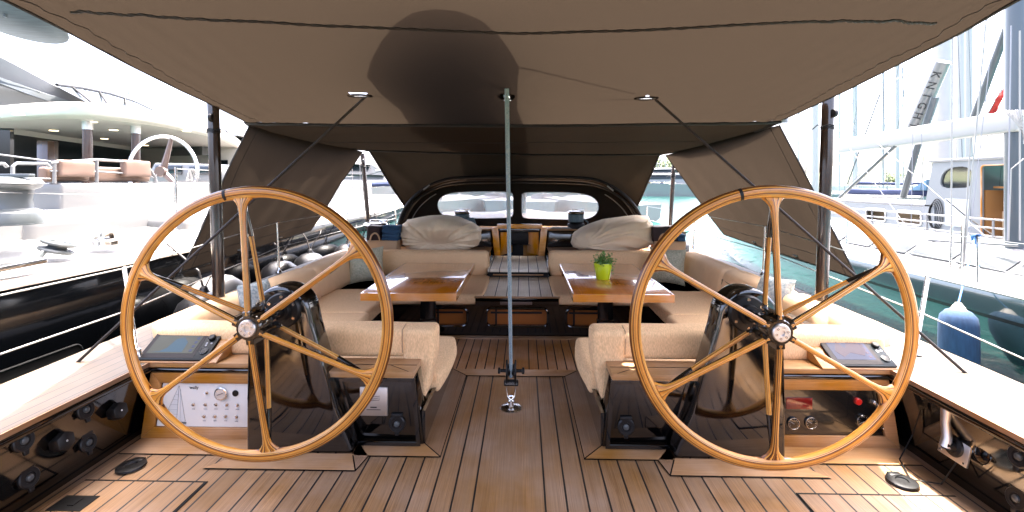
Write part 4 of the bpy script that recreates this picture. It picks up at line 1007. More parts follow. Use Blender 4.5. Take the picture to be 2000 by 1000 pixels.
# ============================================================ AWNING
LE = [(-40, -25, None), (10, 0, None), (120, 55, None), (250, 125, None), (350, 175, None), (400, 198, None), (470, 222, None)]
left_e = [Vector((-1.50, -2.5, 2.16)), Vector((-1.55, .3, 2.12)), Vector((-1.60, .8, 2.12))]+[PZ(u, v, 2.10) for u, v in ((10, 0), (120, 55), (250, 125), (350, 175), (400, 198))]+[PY(480, 238, 4.4)]
right_e = [Vector((1.56, -2.5, 2.16)), Vector((1.62, .3, 2.12)), Vector((1.68, .8, 2.12))]+[PZ(u, v, 2.10) for u, v in ((1987, 0), (1850+80*.38, 62), (1765, 120), (1658, 174), (1612, 196))]+[PY(1525, 236, 4.4)]
def interp(E, y):
    for a, b in zip(E, E[1:]):
        if a.y <= y <= b.y+1e-6: return a.lerp(b, (y-a.y)/(b.y-a.y))
    return E[-1].copy() if y > E[-1].y else E[0].copy()
def aw_pt(y, t):
    L = interp(left_e, y); R_ = interp(right_e, y); x = L.x+(R_.x-L.x)*(t+1)/2; y_ = y
    e = abs(t)
    k = max(0, min(1, (4.4-y)/2.2))
    z = 2.045+(.055*e**2)*min(1, k+.4)
    # front corners pull tight: folds radiate from the corners
    dc = Vector((x-math.copysign(2.6, t), y-4.4)); 
    z += .012*math.sin(math.atan2(dc.y, abs(dc.x)+.01)*14)*math.exp(-dc.length*1.3)
    z += .006*noise.noise(Vector((x*1.5, y*1.5, 0)))+.003*noise.noise(Vector((x*5, y*2, 3)))
    # tension folds along the outer edges
    z += .006*e**8*math.sin(x*s_f(t)*18+y*5)*min(1, k*1.5)
    z += (.0035*math.sin(t*105+y*3)+.0025*math.sin(t*61-y*2))*max(0, e-.45)**1.5*3
    z += .004*math.sin(math.hypot(x, y-2.9)*0+math.atan2(y-2.9, x)*22)*math.exp(-((x*x+(y-2.9)**2)/.35))
    if e > .99: z = (L.z if t < 0 else R_.z)
    return Vector((x, y_, z))
def s_f(t): return 1 if t > 0 else -1
aw = thing('awning', (0, 2.5, 2.05), 'huge brown cloth awning stretched overhead with seams and small eyelet openings', 'awning')
holes_ = [(PZ(990, 187, 2.05), .022, .10), (PZ(703, 183, 2.06), .050, .034), (PZ(1262, 188, 2.06), .050, .034)]
m = MB(); ny, nx = 130, 180
ys = [-2.5+6.9*i/ny for i in range(ny+1)]; P = [[aw_pt(y, -1+2*j/nx) for j in range(nx+1)] for y in ys]
V = m.grid(P)
kill = []
for f in m.bm.faces:
    c = f.calc_center_median()
    for (h, a, b_) in holes_:
        if ((c.x-h.x)/(a+.012))**2+((c.y-h.y)/(b_+.012))**2 < 1: kill.append(f)
bmesh.ops.delete(m.bm, geom=list(set(kill)), context='FACES')
main = m.build('main_panel', 'awning', aw, smooth=180)
for (h, a, b_) in holes_:      # stitched patch with an oval opening
    m = MB(); n_ = 28
    rings = []
    for sc_, dz in ((1, -.004), (1.0, -.007), (2.4, -.009), (2.4, -.004)):
        rings.append([Vector((h.x+(a if sc_ == 1 else a*1.0+.03)*math.cos(2*PI*k/n_), h.y+(b_ if sc_ == 1 else b_+.03)*math.sin(2*PI*k/n_), 2.052+dz)) for k in range(n_)])
    R_ = m.loft(rings, cap=False)
    m.build('eyelet_patch', 'awning', aw, smooth=180)
    m = MB(); m.tube([Vector((h.x+(a)*math.cos(2*PI*k/n_), h.y+b_*math.sin(2*PI*k/n_), 2.045)) for k in range(n_)], .0045, 6, closed=True); m.build('eyelet_rim', 'seam', aw)
# rope seam 1
m = MB(); pts = []
e1 = [(140, 43), (300, 46), (500, 49), (750, 55), (1000, 63), (1250, 60), (1500, 53), (1650, 54), (1760, 60), (1832, 68)]
for a, b_ in zip(e1, e1[1:]):
    for k in range(18):
        q = k/18; pt = PZ(a[0]+(b_[0]-a[0])*q, a[1]+(b_[1]-a[1])*q, 2.045); 
        L = interp(left_e, pt.y); R_ = interp(right_e, pt.y); t = 2*(pt.x-L.x)/(R_.x-L.x)-1; t = max(-1, min(1, t))
        sp = aw_pt(pt.y, t); pts.append(sp-Vector((0, 0, .004)))
for ph in (0, PI):
    m.tube([p+Vector((0, .0055*math.cos(i*1.4+ph), .002*math.sin(i*1.4+ph))) for i, p in enumerate(pts)], .0042, 5)
m.build('twisted_cord_seam', 'seam', aw)
for (E_, nm, sg) in ((left_e, 'edge_hem', 1), (right_e, 'edge_hem', -1)):
    m = MB()
    fine = [aw_pt(-2.5+6.9*i/96, -1 if sg > 0 else 1) for i in range(97)]
    m.tube(fine, .007, 6); m.build(nm, 'seam', aw)
    m = MB(); ins = [aw_pt(-2.5+6.9*i/210, (-1+.055) if sg > 0 else (1-.055))-Vector((0, 0, .004)) for i in range(211)]
    m.tube([p+Vector((.008*math.sin(i*1.5), 0, 0)) for i, p in enumerate(ins)], .0018, 4); m.build('zigzag_stitching', 'seam', aw)
# forward panel between seam two and three
def arcv(u, pts):
    for a, b_ in zip(pts, pts[1:]):
        if a[0] <= u <= b_[0]: return a[1]+(b_[1]-a[1])*(u-a[0])/(b_[0]-a[0])
    return pts[-1][1]
m = MB(); rows = []
Lp = [(480, 240, 4.4), (520, 258, 4.8), (590, 277, 5.6), (660, 288, 6.5), (714, 292, 7.25)]
Rp = [(1525, 236, 4.4), (1482, 254, 4.8), (1412, 275, 5.6), (1345, 291, 6.5), (1292, 300, 7.25)]
for i in range(25):
    q = i/24*4; k = min(3, int(q)); fr_ = q-k
    A = PY(*Lp[k]).lerp(PY(*Lp[k+1]), fr_); B = PY(*Rp[k]).lerp(PY(*Rp[k+1]), fr_)
    row = []
    for j in range(49):
        t = j/48; p = A.lerp(B, t); e = 4*t*(1-t)
        p.z += -.03*e*(i/24)+.008*noise.noise(Vector((p.x*2, p.y*1.5, 5)))
        if i == 0: p.z = aw_pt(4.4, -1+2*t).z
        row.append(p)
    rows.append(row)
m.grid(rows); m.build('forward_panel', 'awning_shaded', aw, smooth=180)
m = MB(); m.tube([p-Vector((0, 0, .014)) for p in rows[0]], .016, 8); m.build('batten', 'seam', aw)
m = MB(); m.tube([p-Vector((0, 0, .012)) for p in rows[-1]], .018, 8); m.build('batten', 'seam', aw)
m = MB(); m.tube([rows[12][j]-Vector((0, 0, .003)) for j in range(49)], .0028, 5); m.build('seam_line', 'seam', aw)
for rr_ in (0, -1):
    m = MB(); m.tube([rows[i][rr_] for i in range(25)], .022, 8); m.build('edge_roll', 'seam', aw)
# drop panel down to the dodger arch
bot = [(797, 412), (812, 392), (832, 371), (862, 354), (900, 347), (1000, 345), (1130, 347), (1170, 354), (1203, 372), (1224, 393), (1238, 416)]
def botp(t):
    q = t*(len(bot)-1); k = min(len(bot)-2, int(q)); f_ = q-k; a, b_ = bot[k], bot[k+1]
    return PY(a[0]+(b_[0]-a[0])*f_, a[1]+(b_[1]-a[1])*f_, 7.86)
m = MB(); TP = [PY(722, 293, 7.27), PY(1287, 301, 7.27)]; R2 = []
for i in range(17):
    row = []
    for j in range(49):
        t = j/48; top = rows[-1][j].copy(); 
        top = TP[0].lerp(TP[1], t); top.z += -.03*4*t*(1-t)
        b_ = botp(t); q = i/16; p = top.lerp(b_, q)
        p.y += -.05*math.sin(PI*q); p.z += .012*noise.noise(Vector((p.x*3, q*3, 8)))*math.sin(PI*q)
        # crease from the upper corner to the arch shoulder
        for cx_ in (0.13, .87):
            d_ = abs(t-cx_*q/.75*1.0) if cx_ < .5 else abs((1-t)-(1-cx_)*q/.75)
            if q < .9: p.y -= .03*math.exp(-(d_/.02)**2)
        row.append(p)
    R2.append(row)
m.grid(R2); m.build('drop_panel', 'awning_shaded', aw, smooth=180)
for rr_ in (0, -1):
    m = MB(); m.tube([R2[i][rr_] for i in range(17)], .016, 8); m.build('edge_roll', 'seam', aw)
# straps at the corners
for (u, v) in ((468, 214), (1532, 233)):
    p = PY(u, v, 4.3); m = MB(); m.box((p.x-.03, p.y-.01, p.z-.035), (p.x+.03, p.y, p.z+.035), .003); m.build('clip', 'greyink', aw)

# side flaps
for s in (-1, 1):
    left = s < 0
    if left: c = [PY(487, 246, 4.45), PY(708, 296, 7.15), PX(607, 450, -2.95), PX(352, 532, -2.95)]
    else: c = [PY(1522, 244, 4.45), PY(1300, 303, 7.15), PX(1414, 458, 2.95), PX(1676, 546, 2.95)]
    f = thing('side_curtain', tuple(c[0]), 'sloping brown cloth side curtain tied out over the '+('black hull and fenders' if left else 'green water'), 'curtain', 'side curtains')
    m = MB(); rows_ = []
    for i in range(33):
        q = i/32; row = []
        for j in range(41):
            t = j/40; p = c[0].lerp(c[1], t).lerp(c[3].lerp(c[2], t), q)
            n_ = .012*math.sin(t*38+q*5)*math.sin(PI*min(1, q*1.0))*(.3+q) + .02*math.sin(PI*t)*math.sin(PI*q)+.018*noise.noise(Vector((t*6, q*3, s)))*q*(1-q)*4
            p += Vector((s*n_*.9, 0, n_*.4))
            row.append(p)
        rows_.append(row)
    m.grid(rows_); m.build('cloth', 'flap', f, smooth=180)
    for path in ([r_[0] for r_ in rows_], [r_[-1] for r_ in rows_], rows_[-1]):
        m = MB(); m.tube(path, .008, 6); m.build('hem', 'seam', f)
    m = MB(); m.tube([r_[2]-Vector((s*.004, 0, .004)) for r_ in rows_], .0025, 4); m.build('stitching', 'seam', f)
    m = MB(); m.tube([rows_[29][j]-Vector((s*.004, 0, .004)) for j in range(41)], .0025, 4); m.build('stitching', 'seam', f)
    for t in (.33, .66):
        p = rows_[-2][int(t*40)]; m = MB(); m.box((p.x-.02, p.y-.03, p.z-.006), (p.x+.02, p.y+.03, p.z+.01), .003); m.build('tab', 'whiterope', f)

# diagonal lines through the awning eyelets
for s in (-1, 1):
    a = PZ(716, 187, 2.06) if s < 0 else PZ(1276, 191, 2.06)
    b_ = PZ(140, 718, .42) if s < 0 else PZ(1900, 741, .42)
    up_ = a+(a-b_).normalized()*.5
    m = MB(); m.tube([b_, a, up_], .0085, 8)
    tag(m.build('diagonal_stay', 'darkrope'), 'dark brown diagonal line from the awning opening to the '+('deck edge near the black hull' if s < 0 else 'deck edge near the blue fender'), 'line', 'diagonal lines under the awning')

# boom, sail bag and mast above the awning (their shadow falls on the cloth)
ms = thing('mast', (0, 12.2, .7), 'dark mast of the yacht with boom and sail bag lying over the awning', 'mast')
m = MB(); m.lathe((-.03, 12.2, .7), [(.17, 0), (.17, 26)], (0, 0, 1), 20); m.build('mast_tube', 'carbon', ms)
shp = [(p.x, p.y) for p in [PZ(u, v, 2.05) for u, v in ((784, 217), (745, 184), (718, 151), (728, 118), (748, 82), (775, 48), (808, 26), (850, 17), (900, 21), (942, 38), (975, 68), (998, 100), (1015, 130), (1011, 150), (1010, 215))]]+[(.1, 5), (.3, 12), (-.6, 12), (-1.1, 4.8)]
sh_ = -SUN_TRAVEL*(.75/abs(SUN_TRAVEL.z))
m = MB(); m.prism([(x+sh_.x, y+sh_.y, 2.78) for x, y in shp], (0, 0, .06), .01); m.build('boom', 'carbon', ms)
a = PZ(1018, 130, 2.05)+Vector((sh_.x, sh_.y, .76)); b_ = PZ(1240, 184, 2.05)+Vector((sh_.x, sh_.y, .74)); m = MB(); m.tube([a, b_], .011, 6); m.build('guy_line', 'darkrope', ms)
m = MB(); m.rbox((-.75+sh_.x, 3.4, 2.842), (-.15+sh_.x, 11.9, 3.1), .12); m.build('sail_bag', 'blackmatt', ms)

# poles
def pole(a, b_, r, label):
    t = thing('awning_pole', tuple(a), label, 'pole', 'awning poles')
    m = MB(); m.tube([a, b_], r, 28); m.build('tube', 'pole', t)
    a = Vector(a); b_ = Vector(b_)
    if r > .03:
        k = a.lerp(b_, .855); d = (b_-a).normalized()
        m = MB(); n_ = 20
        for dz in (-.012, 0, .012): m.tube([k+Vector(((r+.004)*math.cos(2*PI*i/n_), (r+.004)*math.sin(2*PI*i/n_), dz+.004*math.sin(i))) for i in range(n_)], .004, 6, closed=True)
        m.tube([k+Vector((r*a.x/abs(a.x)*-1, -.02, 0)), k+Vector((-(r+.05)*a.x/abs(a.x), -.03, .015)), k+Vector((-(r+.09)*a.x/abs(a.x), -.03, -.02))], .004, 6)
        m.build('lashing', 'blackmatt', t)
        sg = a.x/abs(a.x)
        m = MB(); m.lathe(k+Vector((0.3*r, -r-.012, .10)), [(.03, -.012), (.034, 0), (.03, .012)], (1, .2, 0), 16); m.build('cheek_block', 'rubber', t)
    return t
for s in (-1, 1):
    top = PY(416, 196, 3.62) if s < 0 else PY(1618, 186, 3.62)
    bt = PY(428, 600, 3.62) if s < 0 else PY(1604, 600, 3.62)
    d = (bt-top)/(top.z-bt.z); base = top+d*(top.z-.45)
    pole(base, top, .043, 'thick dark carbon pole beside the wheel '+('in front of the black hull' if s < 0 else 'in front of the green water'))
for s in (-1, 1):
    top = PY(708, 300, 7.5) if s < 0 else PY(1316, 322, 7.9); bt = PY(722, 470, 7.5) if s < 0 else PY(1308, 465, 7.9)
    d = (bt-top)/(top.z-bt.z); base = top+d*(top.z-.45)
    pole(base, top, .036 if s < 0 else .035, 'slender dark forward pole seen beyond the '+('wheel at the white switch panel' if s < 0 else 'wheel at the black instrument panel'))

# dodger
dg = thing('sprayhood', (0, 7.9, .75), 'dark canvas sprayhood arch with two clear rounded windows over the companionway', 'sprayhood')
yd = 7.95
outer_px = [(790, 445), (797, 420), (812, 396), (835, 376), (862, 362), (895, 354), (1000, 352), (1135, 354), (1168, 361), (1200, 378), (1224, 400), (1238, 422), (1246, 445)]
def smooth_poly(pts, it=2):
    for _ in range(it):
        q = [pts[0]]
        for a, b_ in zip(pts, pts[1:]): q += [(a[0]*.75+b_[0]*.25, a[1]*.75+b_[1]*.25), (a[0]*.25+b_[0]*.75, a[1]*.25+b_[1]*.75)]
        q.append(pts[-1]); pts = q
    return pts
op = smooth_poly(outer_px)
wl = smooth_poly([(1003, 400), (1003, 420), (998, 426), (960, 427), (890, 427), (864, 422), (853, 405), (856, 388), (875, 377), (905, 374), (960, 373), (998, 374), (1003, 380), (1003, 400)])[:-1]
wr = smooth_poly([(1018, 400), (1018, 421), (1024, 427), (1060, 428), (1130, 430), (1158, 426), (1171, 410), (1168, 392), (1150, 380), (1120, 375), (1060, 374), (1022, 375), (1018, 382), (1018, 400)])[:-1]
m = MB(); m.plate([PY(u, v, yd) for u, v in op], [[PY(u, v, yd) for u, v in w_] for w_ in (wl, wr)], (0, .012, 0)); m.build('front_cloth', 'dodger', dg, smooth=30)
for w_ in (wl, wr):
    m = MB(); m.prism([PY(u, v, yd) + Vector((0, .004, 0)) for u, v in w_], (0, .003, 0)); wo = m.build('window', 'pane', dg, smooth=0)
    m = MB(); m.tube([PY(u, v, yd-.004) for u, v in w_], .008, 6, closed=True); m.build('window_binding', 'seam', wo)
# hood cloth between the aft hoop and the front
m = MB(); rows_ = []
for q, yy, sc_ in ((0, 7.55, 1.0), (.5, 7.75, 1.0), (1, yd, 1.0)):
    rows_.append([PY(u, v, yd)*1.0 + Vector((0, yy-yd, (.06 if q == 0 else .035 if q == .5 else 0))) for u, v in op])
m.grid(rows_); m.build('hood_cloth', 'dodger', dg, smooth=180)
m = MB(); m.tube(rows_[0], .028, 10); m.build('hoop', 'blackmatt', dg)
m = MB(); m.tube([p+Vector((0, .02, -.09)) for p in rows_[0][4:-4]], .018, 8); m.build('hoop', 'blackmatt', dg)
for rng in (op[3:16], op[-16:-3]):
    m = MB(); m.tube([PY(u, v, yd-.02)+Vector((-.06 if u > 1000 else .06, 0, -.07)) for u, v in rng], .009, 6); m.build('piping', 'whiterope', dg)
for (u, v) in ((833, 366), (1192, 368)):
    p = PY(u, v, 7.5); m = MB(); dx = .05 if u < 1000 else -.05; m.tube([p+Vector((-dx, 0, -.04)), p+Vector((dx, 0, .04))], .012, 6); m.build('reflective_tab', 'whiterope', dg)

# ============================================================ STANCHIONS AND LIFELINES
def stanchion(base, top, label):
    t = thing('stanchion', tuple(base), label, 'stanchion', 'guardrail stanchions')
    m = MB(); m.tube([base, top], .013, 12); m.build('post', 'steel', t)
    m = MB(); m.lathe(base, [(.035, 0), (.032, .01), (.02, .03), (.018, .06)], (0, 0, 1), 16); m.build('foot', 'steel', t)
    return Vector(top), Vector(base)
lab = {0: 'nearest the camera', 1: 'second from the camera', 2: 'third from the camera', 3: 'farthest forward'}
for s in (-1, 1):
    tops = []; mids = []
    if s < 0: pos = [(PZ(268, 702, .46), PX(243, 524, -2.72))]
    else: pos = [(PZ(1787, 690, .46), PX(1812, 540, 2.72))]
    for y in (5.2, 7.3, 9.6): 
        xx = s*(2.73 if y < 8 else 2.6); pos.append((Vector((xx, y, .46)), Vector((xx*1.01, y, 1.03 if s < 0 else 1.0))))
    for i, (b_, tp) in enumerate(pos):
        stanchion(b_, tp, 'polished guardrail stanchion '+lab[i]+(' on the side of the black hull' if s < 0 else ' on the side of the blue fender'))
        tops.append(tp); mids.append(b_.lerp(tp, .5))
    for nm, L_, k in (('upper', tops, 0), ('lower', mids, 1)):
        first = L_[0]+(L_[0]-L_[1])*1.3
        path = [first]+L_
        if s < 0 and nm == 'upper': path[0] = PX(0, 577, -2.55)
        if s < 0 and nm == 'lower': path[0] = PX(0, 692, -2.55)
        if s > 0 and nm == 'upper': path[0] = PX(2010, 588, 2.60)
        if s > 0 and nm == 'lower': path[0] = PX(2010, 706, 2.60)
        m = MB(); m.tube(path, .005, 6)
        tag(m.build('lifeline', 'whiterope' if (s < 0 or k) else 'greysteel'), nm+' guardrail wire on the side of the '+('black hull' if s < 0 else 'blue fender'), 'wire', 'guardrail wires')
# second short wire across the lower left
# ============================================================ NEIGHBOUR ON THE LEFT: BLACK-HULLED SAILING YACHT
HX = -3.35
ny_ = thing('sailing_yacht', (HX-2.4, 6, WZ), 'white decked sailing yacht with glossy black hull moored alongside', 'yacht')
def gz(x): return 1.48-.1965*(abs(x)+.06)     # gunwale height along the sight line
m = MB(); rows_ = []
for y, dx, dz in ((-2, 0, 0), (2, 0, 0), (6, 0, 0), (10, -.03, .0), (14, -.25, .02), (18, -.8, .05), (22, -1.7, .12), (24, -2.3, .15)):
    g = gz(HX)+dz
    rows_.append([(HX+dx, y, g), (HX+dx+.03, y, g-.1), (HX+dx+.05, y, g-.6), (HX+dx-.05, y, g-1.3), (HX+dx-.6, y, WZ-.3)])
m.grid(rows_); hull = m.build('hull', 'hullblack', ny_, recalc=False)
m = MB(); a = PX(-60, 668, HX+.045); b_ = PX(162, 665, HX+.045)
zt, zb = a.z-.0, PX(0, 745, HX+.045).z
zt = PX(160, 668, HX+.045).z; y1 = PX(160, 700, HX+.05).y
pts = rrect(y1-1.9, y1, zt-.31, zt, .06)
m.tube([(HX+.052, y, z) for y, z in pts], .006, 6, closed=True); m.build('hull_window_frame', 'rubber', hull)
m = MB(); m.prism([(HX+.045, y, z) for y, z in pts], (.006, 0, 0)); m.build('hull_window', 'blackmatt', hull, smooth=0)
m = MB(); g0 = gz(HX)
m.grid([[(HX+dx+.02, y, g0+dz-.03), (HX+dx+.025, y, g0+dz+.03), (HX+dx-.06, y, g0+dz+.035), (HX+dx-.10, y, g0+dz+.012)] for y, dx, dz in ((-2, 0, 0), (2, 0, 0), (6, 0, 0), (10, -.03, .0), (14, -.25, .02), (18, -.8, .05), (22, -1.7, .12))])
m.build('toe_rail', mat('pale_toe_rail', (.55, .46, .38), .4), ny_, recalc=False)
m = MB(); m.grid([[(HX+dx-.08, y, g0+dz+.012), (HX-.9, y, g0+.10), (HX-1.3, y, g0+.14), (HX-5.5, y, g0+.14)] for y, dx, dz in ((-2, 0, 0), (2, 0, 0), (6, 0, 0), (10, -.03, 0), (14, -.25, .02), (18, -.8, .05), (22, -1.7, .12))])
m.build('deck', 'gel', ny_, smooth=60)
# cockpit coaming block with moulded steps
m = MB()
def lump(x0, x1, y0, y1, z0, z1, r): m.rbox((x0, y0, z0), (x1, y1, z1), r, 10)
X1 = -4.9
lump(X1-.35, X1-.02, 4.85, 11.0, .9, 1.485, .03)
lump(X1-.30, X1+.30, 4.2, 9.5, .8, 1.20, .12)
lump(X1-.30, X1+.75, 5.6, 12, .8, 1.07, .10)
lump(X1-.3, X1+.25, 2.0, 4.4, .8, 1.36, .12)
lump(X1-3.5, X1-.3, 10.2, 16, .9, 1.55, .15)
m.build('cockpit_coaming', 'gel', ny_)
m = MB(); lump(X1-1.6, X1-.3, 4.95, 5.6, .9, 1.47, .02); m.build('helm_seat', 'gel', ny_)
# rail with tan cushions
xr = X1-.05
ya, yb_ = PX(103, 340, xr).y, PX(306, 340, xr).y
zt_, zb_ = 1.80, 1.50
m = MB()
def zl(u, v): return PX(u, v, xr)
rp_ = [zl(98, 318), zl(190, 312), zl(285, 318), zl(302, 345), zl(306, 358)]
m.tube(rp_, .016, 8); m.tube([zl(98, 334), zl(190, 335), zl(288, 341), zl(300, 347)], .009, 8)
for (u, v0, v1) in ((106, 316, 358), (189, 313, 360), (303, 340, 361)): m.tube([zl(u, v0), zl(u, v1)], .017, 8)
m.tube([zl(-30, 298), zl(98, 315)], .008, 8)
for (u0, u1) in ((24, 97), (-40, 14)): m.tube([zl(u0, 362), zl(u0+1, 325), zl(u0+8, 319), zl(u1-6, 320), zl(u1, 326)], .016, 8)
m.tube([zl(-40, 345), zl(98, 349)], .008, 8)
m.build('guard_rail', 'gel', ny_)
for (u0, u1) in ((100, 186), (192, 303)):
    a = zl(u0, 322)+Vector((-.06, 0, 0)); b_ = zl(u1, 358)+Vector((-.06, 0, 0))
    m = MB(); m.rbox((a.x-.10, a.y, 1.50), (a.x, b_.y, a.z-.02), .03, 10); m.build('back_cushion', 'tan', ny_)
for (u0, u1) in ((112, 182), (240, 292)):
    a = zl(u0, 315); b_ = zl(u1, 343); m = MB(); m.rbox((xr-.05, a.y, b_.z-.02), (xr+.035, b_.y, a.z+.02), .03, 8, wob(.006, 9)); m.build('cushion_flap', 'tan', ny_)
# its wheel
wc = PY(318, 335, 8.0); wR = .62
m = MB(); n_ = 60; m.tube([wc+Vector((wR*math.cos(2*PI*i/n_), 0, wR*math.sin(2*PI*i/n_))) for i in range(n_)], .03, 10, closed=True); wl_ = m.build('wheel', 'brushed', ny_)
m = MB()
for a in (75, 195, 315): m.tube([wc, wc+Vector((wR*math.cos(math.radians(a)), 0, wR*math.sin(math.radians(a))))], [.06, .03], 8)
m.lathe(wc+Vector((0, -.08, 0)), [(.09, 0), (.10, .03), (.08, .1)], (0, 1, 0), 20); m.build('wheel_spokes', mat('brown_spoke', (.10, .065, .05), .3), wl_)
# instrument pod and far coaming
m = MB(); p = PY(352, 322, 9.2); m.prism([(p.x-.75, 9.2, 1.5), (p.x+.85, 9.2, 1.5), (p.x+.85, 9.2, 1.86), (p.x-.55, 9.2, 1.90)], (0, .5, 0), .04); m.build('instrument_pod', 'gel', ny_)
m = MB(); m.box((p.x-.5, 9.17, 1.66), (p.x+.05, 9.195, 1.84), .01); m.box((p.x+.2, 9.17, 1.66), (p.x+.7, 9.195, 1.82), .01); m.build('pod_display', 'glass', ny_)
m = MB()
for (u, v0, v1) in ((343, 326, 485),): 
    a = PX(u, v0, -4.0); m.tube([a, Vector((a.x, a.y, PX(u, v1, -4.0).z))], .013, 8)
m.build('stanchion', 'steel', ny_)
m = MB(); m.tube([PX(0, 376, -4.0)+Vector((0, 0, .0)), PX(343, 384, -4.0), PX(690, 372, -4.0)], .003, 5); m.tube([PX(343, 330, -4.0), PX(690, 345, -4.0)], .004, 5); m.build('guard_wire', 'whiterope', ny_)
m = MB(); a = PX(370, 330, -4.6); 
for i in range(5): m.tube([a+Vector((0, .02*i, 0)), a+Vector((0, .05*i+.02, -.14)), a+Vector((0, -.06+.03*i, -.16)), a], .006, 5)
m.tube([a, a+Vector((.05, .02, -.5)), a+Vector((.1, .06, -.75))], .005, 5); m.tube([a, a+Vector((.2, .0, -.75))], .003, 5); m.build('coiled_line', 'whiterope', ny_)
winch(tuple(PX(14, 436, -4.15)), .22, .38, '', parent=ny_, mt='greysteel', mtop='greysteel')
winch((PX(205, 488, -3.75).x, PX(205, 488, -3.75).y, .93), .11, .14, '', parent=ny_, mt='steel')
# turning block with fairlead near the rail
p = PX(100, 503, -3.72)
m = MB(); n_ = 24; ax = Vector((.25, .2, 1)).normalized(); u_ = ax.orthogonal().normalized(); v_ = ax.cross(u_)
for dz in (-.03, .03): m.tube([p+ax*dz+(u_*math.cos(2*PI*i/n_)+v_*math.sin(2*PI*i/n_))*.10+Vector((0, .05, .08)) for i in range(n_)], .016, 8, closed=True)
m.lathe(p+Vector((0, .05, .08))-ax*.03, [(.085, 0), (.06, .03), (.085, .06)], ax, 24); m.tube([p+Vector((0, -.05, .06)), p+Vector((.0, -.16, -.04)), p+Vector((.02, -.22, -.06))], [.02, .03, .02], 8); m.build('turning_block', 'greysteel', ny_)
p2 = PX(40, 527, HX+.02); m = MB(); m.prism([(p2.x+x, p2.y+y, p2.z+z) for x, y, z in ((0, -.35, 0), (.03, .15, .02), (-.10, .22, .02), (-.16, -.3, 0))], (0, 0, .035), .008); m.build('fairlead', 'steel', ny_)
# rigging wires of that yacht near the fenders
m = MB()
for (u, v0, v1) in ((628, 378, 515), (645, 300, 500), (676, 395, 470), (703, 320, 470), (688, 330, 470)): 
    a = PX(u, v0, -3.4); m.tube([a, PX(u+3, v1, -3.4)], .006, 5)
m.build('rigging_wire', 'whiterope', ny_)
# fenders along the black hull
fd_ = [(425, 575, 4.7, .27, 'fendwhite', 'pale cream'), (440, 612, 4.3, .25, 'fendblack', 'shiny black'), (547, 540, 5.8, .25, 'fendblack', 'shiny black'), (602, 520, 6.8, .25, 'fendblack', 'shiny black'), (655, 497, 8.3, .28, 'fendblack', 'shiny black'), (690, 482, 10.4, .28, 'fendblack', 'shiny black')]
names = ['pale cream fender behind the thick dark pole', 'black round fender nearest the thick dark pole', 'black round fender in the middle, hanging left of the settee', 'black round fender just beyond the middle one', 'black round fender below the awning corner near the forward pole', 'farthest black round fender near the forward pole']
for (u, v, y, r, mt, _), nm in zip(fd_, names):
    c0 = PY(u, v, y); c0.x = max(min(c0.x, -2.97), -3.12); 
    t = thing('fender', tuple(c0), nm, 'fender', 'round fenders between the hulls')
    m = MB(); m.lathe(c0+Vector((0, 0, -.36)), [(0, 0), (.12, .02), (r*.9, .12), (r, .28), (r*.97, .38), (r*.82, .47), (r*.5, .535), (.05, .56), (.03, .60)], (0, 0, 1), 28); m.build('body', mt, t)
    m = MB(); tp = c0+Vector((0, 0, .22)); m.tube([tp, tp+Vector((-.05, .0, .18)), Vector((HX-.05, y+.1, gz(HX)+.08))], .011, 6)
    m.tube([tp, tp+Vector((.02, .05, .1)), tp+Vector((.1, .12, .25)), tp+Vector((.08, .2, .3)), tp+Vector((.02, .2, .15))], .007, 6); m.build('line', 'darkrope', t)
    m = MB(); m.lathe(tp+Vector((0, 0, -.01)), [(.03, 0), (.035, .03), (.02, .05)], (0, 0, 1), 12); m.build('eye', 'rubber', t)

# ============================================================ BIG MOTOR YACHT BEHIND IT
my = thing('motor_yacht', (-13, 16, WZ), 'huge white motor yacht with curved overhanging deck, wood columns and dark glass', 'yacht')
zr = 3.20
edge = [(-200, 238), (-60, 222), (0, 215), (60, 210), (130, 207), (200, 210), (300, 224), (370, 240), (420, 253), (460, 272), (480, 290)]
edge = [PZ(u, v, zr) for u, v in smooth_poly(edge, 2)]
far = [Vector((-13, 27, zr)), Vector((-26, 30, zr)), Vector((-26, 10, zr))]
m = MB(); m.prism(edge+far, (0, 0, .10)); m.build('upper_deck', 'gel', my, smooth=30)
m = MB(); ed2 = [p+Vector((0, 0, -.19)) for p in edge]
m.grid([[p+Vector((0, 0, .102)) for p in edge], [p+Vector((.09, -.09, .0)) for p in edge], [p+Vector((.03, -.03, -.17)) for p in edge], ed2, [p*1+Vector((-.25, .3, -.02)) for p in ed2]]); m.build('fascia', 'cream', my, smooth=60)
m = MB(); m.prism([p+Vector((-.25, .3, -.22)) for p in edge]+[q+Vector((0, 0, -.22)) for q in far], (0, 0, .04)); m.build('ceiling', 'cream', my, smooth=0)
for (u, v) in ((36, 223), (105, 255), (204, 271), (284, 284), (222, 254), (365, 256), (180, 238)):
    p = PZ(u, v, zr-.225); m = MB(); m.lathe(p, [(.10, 0), (.10, -.01), (0, -.012)], (0, 0, 1), 16); m.build('downlight', 'lamp', my)
for u, top in ((171, 226), (265, 231)):
    p = PY(u, 250, 10.9 if u < 200 else 11.8); m = MB(); m.tube([(p.x, p.y, -.4), (p.x, p.y, zr-.42)], .10, 14); c0 = m.build('column', mat('walnut_column', (.05, .02, .01), .25, coat=.6), my)
    m = MB(); m.tube([(p.x, p.y, zr-.42), (p.x, p.y, zr-.18)], .11, 14); m.build('column_cap', 'brushed', c0)
p = PY(82, 300, 12.3); m = MB(); m.box((p.x-.16, 12.3, -.4), (p.x+.16, 12.6, 2.65), .02); m.build('corner_column', mat('walnut_wall', (.06, .024, .01), .25, coat=.6), my)
